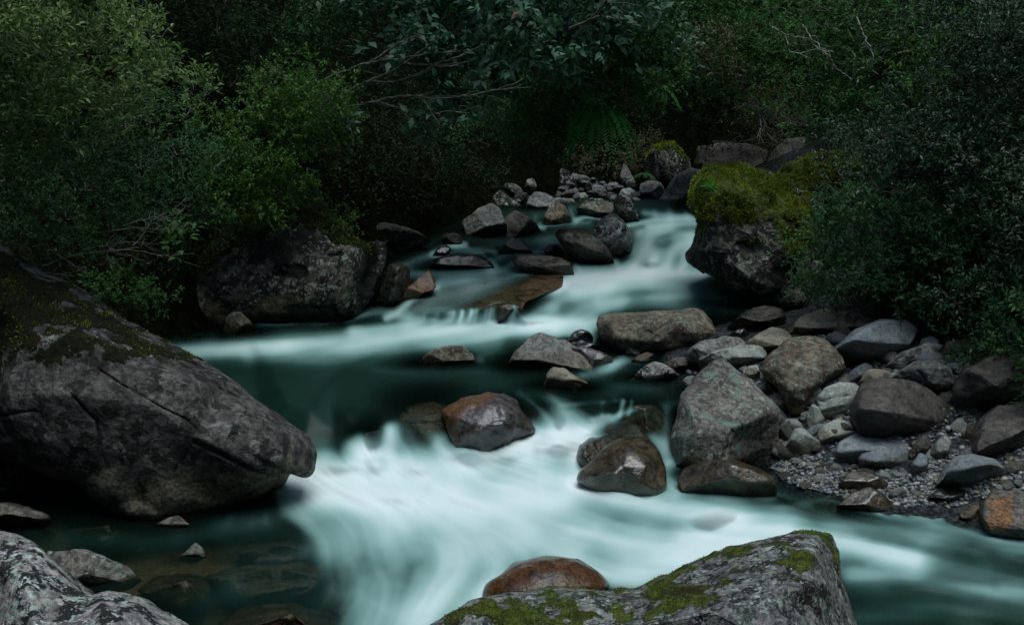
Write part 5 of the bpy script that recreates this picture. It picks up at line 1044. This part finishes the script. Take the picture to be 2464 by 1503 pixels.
# ground cover on the slopes
r = np.random.default_rng(77); n = 60000
X = r.uniform(-16, 14, n * 3); Yq = r.uniform(10, 40, n * 3); hl = np.maximum(sstep(2.6, 3.4, X - XR(Yq)), np.maximum(sstep(0.3, 1.0, XL(Yq) - X), sstep(28.5, 29.5, Yq))); vis = np.abs(X / Yq) < .62
k = np.nonzero((hl > r.random(n * 3)) & vis & (fbm(np.stack([X, Yq, 0 * X], -1) * .9, 6, 2) > -.25))[0][:n]
P = np.stack([X[k], Yq[k], terr(X[k], Yq[k])], -1) + np.stack([0 * k, 0 * k, r.exponential(.12, len(k))], -1)
LV, LF, kk = leaf_mesh(P, unit(r.normal(0, 1, P.shape) + [0, -.3, .6]), r.normal(0, .5, P.shape) + [0, -.3, 1], r.uniform(.05, .13, len(P)), r.uniform(.012, .03, len(P)), r, tris=2)
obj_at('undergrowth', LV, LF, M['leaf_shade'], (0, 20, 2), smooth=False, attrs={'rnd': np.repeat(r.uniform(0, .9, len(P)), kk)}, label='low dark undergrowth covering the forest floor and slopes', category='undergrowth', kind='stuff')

# ---------------------------------------------------------------- the water itself
# strokes: where the current carries foam and which way it runs (points, width, amount)
ST = [
 ([(730, 1150), (850, 1135), (1000, 1130), (1150, 1110), (1300, 1080), (1400, 1050)], 42, .85), ([(720, 1165), (800, 1185), (950, 1205), (1150, 1215), (1350, 1200)], 45, .85),
 ([(760, 1185), (950, 1220), (1150, 1260), (1350, 1290), (1600, 1310), (1850, 1330)], 60, .5), ([(1850, 1330), (2100, 1360), (2300, 1400), (2600, 1460)], 46, .25),
 ([(1380, 1170), (1500, 1200), (1650, 1235), (1850, 1270), (2050, 1310), (2200, 1350)], 26, .8),
 ([(1000, 1220), (1120, 1290), (1150, 1370), (1080, 1460), (1000, 1560), (900, 1650)], 110, .34), ([(1250, 1220), (1300, 1320), (1250, 1400), (1150, 1470)], 70, .40),
 ([(1400, 1230), (1550, 1330), (1700, 1330), (1900, 1350)], 60, .32), ([(1640, 1290), (1720, 1300), (1800, 1290), (1900, 1270)], 12, .5),
 ([(2050, 1390), (2200, 1385), (2464, 1420), (2650, 1450)], 22, .38), ([(2060, 1490), (2250, 1480), (2464, 1510)], 30, .22), ([(2020, 1270), (2200, 1290), (2464, 1325)], 46, .3),
 ([(1600, 1205), (1900, 1225), (2200, 1262), (2464, 1290)], 34, .34),
 ([(1350, 1000), (1330, 1050), (1300, 1090), (1290, 1130)], 36, .35), ([(1250, 1060), (1270, 1080), (1350, 1060), (1400, 1060)], 26, .75), ([(1190, 1085), (1150, 1110), (1100, 1160)], 35, .6),
 ([(1475, 1005), (1440, 1015), (1405, 1035), (1380, 1070)], 14, .85), ([(1530, 985), (1480, 1000), (1430, 1010)], 7, .4), ([(1500, 965), (1490, 1000)], 6, .45), ([(1520, 965), (1512, 1000)], 5, .35), ([(1450, 968), (1448, 1005)], 6, .2),
 ([(1605, 985), (1604, 1050), (1606, 1110)], 13, .3), ([(1570, 1050), (1600, 1090), (1640, 1115)], 14, .5), ([(1600, 1120), (1625, 1190)], 12, .45), ([(1610, 1110), (1680, 1118)], 8, .45),
 ([(938, 1040), (925, 1075), (900, 1120)], 14, .35), ([(940, 1035), (942, 1075), (940, 1125)], 14, .5), ([(945, 1035), (970, 1070), (990, 1110), (1010, 1140)], 14, .5), ([(955, 1020), (985, 1045), (1020, 1085), (1045, 1125)], 12, .22),
 ([(860, 1085), (870, 1110), (870, 1150)], 26, .7), ([(1060, 1070), (1080, 1100), (1100, 1130)], 20, .6), ([(790, 1050), (785, 1100), (780, 1150)], 30, .14), ([(980, 1000), (1010, 1040), (1040, 1080)], 26, .15),
 ([(1000, 990), (1050, 975), (1100, 960)], 14, .12), ([(730, 1100), (735, 1150), (745, 1180)], 20, .5),
 ([(1280, 950), (1330, 958), (1400, 958), (1480, 955)], 13, .22), ([(1500, 958), (1560, 968), (1640, 965)], 14, .16), ([(1250, 945), (1300, 985), (1330, 1020)], 8, .25), ([(1350, 975), (1420, 968), (1480, 965)], 6, .25),
 ([(1640, 905), (1550, 930), (1450, 925), (1350, 915)], 14, .16), ([(1490, 880), (1450, 895), (1400, 905)], 16, .3), ([(1600, 890), (1560, 870), (1500, 870), (1450, 890)], 10, .25),
 ([(1500, 855), (1480, 870), (1470, 890)], 10, .25), ([(1720, 800), (1660, 850), (1600, 860)], 8, .15),
 ([(1330, 790), (1250, 795), (1100, 803), (900, 818), (700, 830), (540, 838), (420, 845)], 20, .72), ([(1300, 775), (1150, 785), (980, 790), (850, 800)], 14, .7),
 ([(1200, 820), (1000, 838), (800, 852), (600, 862)], 16, .32), ([(1200, 835), (1150, 850), (1160, 870)], 12, .25), ([(985, 770), (930, 748), (860, 752), (780, 765), (680, 768), (620, 770)], 11, .55), ([(620, 770), (500, 772), (430, 775)], 6, .15),
 ([(1430, 775), (1340, 780), (1260, 785)], 14, .75), ([(1420, 800), (1380, 800), (1330, 795)], 12, .55), ([(1430, 815), (1400, 830)], 10, .4),
 ([(1052, 692), (1015, 704), (985, 725), (955, 752), (930, 765)], 9, .8), ([(1120, 672), (1060, 680), (1020, 700)], 10, .5),
 ([(1180, 665), (1120, 690), (1050, 715), (1000, 745)], 20, .4), ([(1270, 662), (1180, 680), (1120, 695)], 12, .35), ([(1250, 690), (1150, 715), (1060, 745)], 10, .25),
 ([(1400, 700), (1350, 720), (1300, 745), (1270, 775)], 16, .42), ([(1460, 700), (1410, 735), (1370, 765), (1340, 785)], 18, .4), ([(1500, 720), (1430, 745), (1400, 780)], 14, .25), ([(1330, 745), (1310, 775)], 14, .35),
 ([(1710, 655), (1620, 660), (1540, 660), (1450, 665), (1370, 672), (1340, 690)], 18, .95), ([(1750, 685), (1650, 690), (1550, 688), (1450, 690), (1380, 700)], 16, .72), ([(1780, 712), (1650, 715), (1520, 715), (1440, 725)], 12, .38),
 ([(1880, 755), (1780, 750), (1700, 735), (1600, 732), (1500, 740), (1450, 750)], 14, .28), ([(1860, 745), (1800, 735)], 14, .2),
 ([(1610, 545), (1570, 560), (1550, 585), (1535, 620), (1525, 650)], 16, .6), ([(1665, 575), (1635, 588), (1615, 610), (1605, 645)], 14, .8), ([(1670, 590), (1650, 610), (1640, 650)], 12, .8),
 ([(1575, 612), (1572, 630), (1560, 655)], 22, .85), ([(1690, 550), (1630, 555), (1570, 552), (1530, 560)], 10, .5), ([(1700, 570), (1640, 565), (1590, 580)], 8, .4), ([(1700, 525), (1640, 527), (1570, 530), (1500, 545)], 7, .72),
 ([(1700, 536), (1620, 540), (1560, 545)], 7, .6), ([(1550, 512), (1600, 518), (1660, 520)], 8, .55), ([(1575, 506), (1580, 525)], 6, .25), ([(1610, 506), (1613, 525)], 9, .3), ([(1650, 510), (1655, 526)], 6, .25),
 ([(1540, 560), (1530, 580), (1525, 600)], 8, .35), ([(1470, 600), (1482, 630), (1490, 650)], 7, .4), ([(1520, 640), (1440, 650), (1390, 650)], 10, .5),
 ([(1380, 560), (1340, 575), (1270, 575), (1180, 580), (1080, 585), (960, 595)], 10, .32), ([(1120, 588), (1080, 592), (1040, 612)], 7, .5), ([(1090, 592), (1140, 600), (1190, 605)], 7, .45), ([(1060, 610), (1000, 625), (950, 645)], 11, .35),
 ([(1320, 590), (1290, 600), (1240, 605), (1190, 625), (1180, 650)], 10, .38), ([(1240, 632), (1215, 645), (1160, 655), (1050, 658), (960, 660)], 9, .38), ([(1290, 655), (1220, 655), (1180, 655)], 7, .35), ([(1385, 640), (1400, 655), (1380, 665)], 6, .5),
 ([(960, 640), (1000, 660), (1060, 668), (1140, 668)], 12, .3), ([(1240, 612), (1300, 606), (1350, 614), (1385, 632)], 4, .4), ([(1050, 618), (1100, 606), (1160, 610), (1195, 640)], 4, .4),
 ([(1300, 545), (1360, 540), (1420, 535)], 5, .4), ([(1385, 530), (1410, 522), (1440, 525), (1455, 530)], 5, .6), ([(1372, 500), (1376, 515), (1382, 530)], 5, .5), ([(1390, 500), (1396, 520)], 5, .3), ([(1300, 535), (1290, 545), (1310, 552)], 6, .35), ([(1290, 520), (1285, 535)], 5, .3),
 ([(150, 1285), (300, 1295), (420, 1290)], 14, .10), ([(420, 1500), (500, 1430), (700, 1400), (900, 1400)], 40, .05), ([(560, 1270), (700, 1260), (850, 1290), (950, 1350)], 25, .10),
 ([(900, 890), (1000, 895), (1100, 890), (1200, 898)], 8, .10), ([(640, 870), (900, 875)], 10, .1), ([(1500, 500), (1540, 505)], 5, .2), ([(440, 800), (520, 805)], 4, .15),
]
for x in range(1000, 1245, 11):                           # the curtain falling off the slab edge
    y0 = 764 - (x - 1000) * 0.11; hh = random.Random(x * 7).uniform(.05, 1.0) * (0.5 + 0.5 * min(1, (x - 990) / 120))
    jx = random.Random(x).uniform(-5, 5); ST.append(([(x + 3 + jx, y0 - 3), (x + jx, y0 + 12), (x - 5 + jx * 1.4, 775)], random.Random(x + 5).uniform(3.2, 7), hh))
ST += [([(900, 1180), (1100, 1190), (1300, 1160), (1380, 1120)], 40, .6), ([(1100, 1290), (1300, 1280), (1600, 1290), (1800, 1320)], 60, .35), ([(1150, 1350), (1080, 1430), (980, 1510)], 60, .38), ([(1500, 1360), (1600, 1350), (1800, 1300)], 40, .35), ([(1230, 1090), (1300, 1070), (1380, 1080), (1390, 1130)], 30, .6), ([(840, 1130), (870, 1095), (900, 1100)], 16, .5)]
ST += [([(740, 1220), (820, 1290), (900, 1380), (880, 1480)], 80, .14), ([(720, 1215), (600, 1250), (420, 1285)], 30, .2), ([(900, 1290), (760, 1330), (560, 1345)], 40, .16), ([(860, 1420), (700, 1440), (520, 1430)], 40, .10), ([(1000, 1240), (900, 1320), (860, 1420), (800, 1520)], 80, .14)]
ST += [([(880, 1270), (930, 1360), (940, 1480)], 75, .34), ([(1380, 1350), (1480, 1385), (1560, 1385), (1650, 1345)], 34, .55), ([(1090, 1320), (1040, 1400), (990, 1480)], 40, .4), ([(1480, 1400), (1540, 1405)], 24, .5)]
FLOWONLY = [([(x, 960), (x - 5, 1090)], 40) for x in range(720, 1060, 60)] + [([(2464, 1250), (1900, 1200)], 90), ([(1200, 900), (600, 910), (300, 900)], 60)]
Fm = np.zeros(GX.shape); Fth = np.zeros(GX.shape); VX = np.zeros(GX.shape); VY = np.zeros(GX.shape)
for pts, w, a in ST + [(p, w, 0) for p, w in FLOWONLY]:
    D = np.full(GX.shape, 1e9); TX = np.zeros(GX.shape); TY = np.zeros(GX.shape)
    for p, q in zip(pts[:-1], pts[1:]):
        d, t = segdist(GX, GY, p, q); L = math.hypot(q[0] - p[0], q[1] - p[1]); m = d < D
        D = np.where(m, d, D); TX = np.where(m, (q[0] - p[0]) / L, TX); TY = np.where(m, (q[1] - p[1]) / L, TY)
    if a and w <= 9 and pts[0][1] > 500: Fth = 1 - (1 - Fth) * (1 - 0.85 * a * np.exp(-(D / (w * 1.05)) ** 2))
    elif a: Fm = 1 - (1 - Fm) * (1 - a * np.exp(-(D / (w * 1.15)) ** 2))
    W = 1 / (1 + (D / (w * 1.3)) ** 2) ** 2; VX += W * TX; VY += W * TY
Fm = Fm ** 1.3
Fm = blur(Fm, 2.2) * .6 + Fm * .4
nv = np.hypot(VX, VY) + 1e-9; VX /= nv; VY /= nv
VXs, VYs = blur(VX, 5), blur(VY, 5)
# streaks: noise smeared along the current on the surface
PW = np.stack([GX, GY, 0 * GX], -1)
def lic(scale, step, n, sd):
    acc = np.zeros(GX.shape); ww = 0
    for sgn in (1, -1):
        x, y = GX.copy(), GY.copy()
        for k in range(n):
            acc += vnoise(np.stack([x / scale, y / scale * 1.8, 0 * x], -1), sd); ww += 1
            i = np.clip(np.searchsorted(gx, x.ravel()) - 1, 0, len(gx) - 2).reshape(x.shape); j = np.clip(np.searchsorted(gy, y.ravel()) - 1, 0, len(gy) - 2).reshape(x.shape)
            x = x + sgn * step * VXs[j, i]; y = y + sgn * step * VYs[j, i]
    a = acc / ww; return a / (a.std() + 1e-9)
near = np.clip((GY - 480) / 600, .35, 1.6)
s1 = lic(8.0, 6.0, 14, 3); s2 = lic(22.0, 12.0, 12, 4); s3 = vnoise(PW / 70.0, 9); s4 = lic(46.0, 22.0, 7, 8)
streak = blur(0.5 + 0.04 * s1 + 0.08 * s2, 1.4)
foam = Fm + (0.015 * s1 + 0.036 * s2 + 0.08 * s3 + 0.065 * s4) * (3.4 * Fm * (1 - Fm) + 0.16)
foam = np.clip(blur(foam, .9), 0, 1); foam = 1 - (1 - foam) * (1 - blur(Fth, .6) ** 1.15)
VWp = unproj(GX, GY, YW)
VWp[..., 2] += 0.005 * s2 * np.clip(Fm, 0.1, 1) * near + 0.004 * s1 * Fm
bv = np.concatenate([TV] + [v for v, f in COLLIDE]); off = len(TV); bf = [tuple(q) for q in TF.tolist()]
for v, f in COLLIDE: bf += (f + off).tolist(); off += len(v)
bvh = BVHTree.FromPolygons([tuple(q) for q in bv.tolist()], bf)
core = (GX > -70) & (GX < 2540) & (GY < 1620)
dist = np.full(GX.shape, 0.5)
idx = np.argwhere(core); fl = VWp[core]
down = Vector((0, 0, -1)); up_v = Vector((0, 0, 0.004))
dist[core] = [(lambda h: 0.6 if h[0] is None else h[3])(bvh.ray_cast(Vector(p) + up_v, down, 0.6)) for p in fl.tolist()]
near_d = np.full(GX.shape, .6); near_d[core] = [(lambda h: 0.6 if h[0] is None else h[3])(bvh.find_nearest(Vector(p), 0.6)) for p in fl.tolist()]
near_d = blur(near_d, 1.2); dist = blur(dist, 1.6)
run = sstep(.06, .3, blur(Fm, 6)) * (1 - sstep(1230, 1270, GY) * sstep(1080, 1000, GX)); foam = np.clip(foam + 0.15 * run * sstep(.17, .03, near_d) * (0.6 + 0.4 * s4), 0, 1)
fa = (0.42 + 0.58 * sstep(0.0, 0.16, dist)) * sstep(0.0, 0.45, foam)
lp = sstep(1180, 1260, GY) * sstep(1250, 900, GX)
depthA = 0.05 + 0.16 * lp + (0.86 - 0.24 * lp - 0.16 * sstep(1180, 1300, GY) * sstep(1200, 800, GX)) * sstep(0.0, 0.65, near_d)
clear = np.clip(np.maximum(depthA, fa), 0, 0.985)
n = len(gx); j, i = np.meshgrid(np.arange(len(gy) - 1), np.arange(n - 1), indexing='ij'); a = (j * n + i).ravel()
F = np.stack([a, a + n, a + n + 1, a + 1], -1)
obj_at('water', VWp.reshape(-1, 3), F, M['water'], (0, 0, 0), attrs={'foam': foam.ravel(), 'clear': clear.ravel(), 'streak': streak.ravel()}, kind='structure')
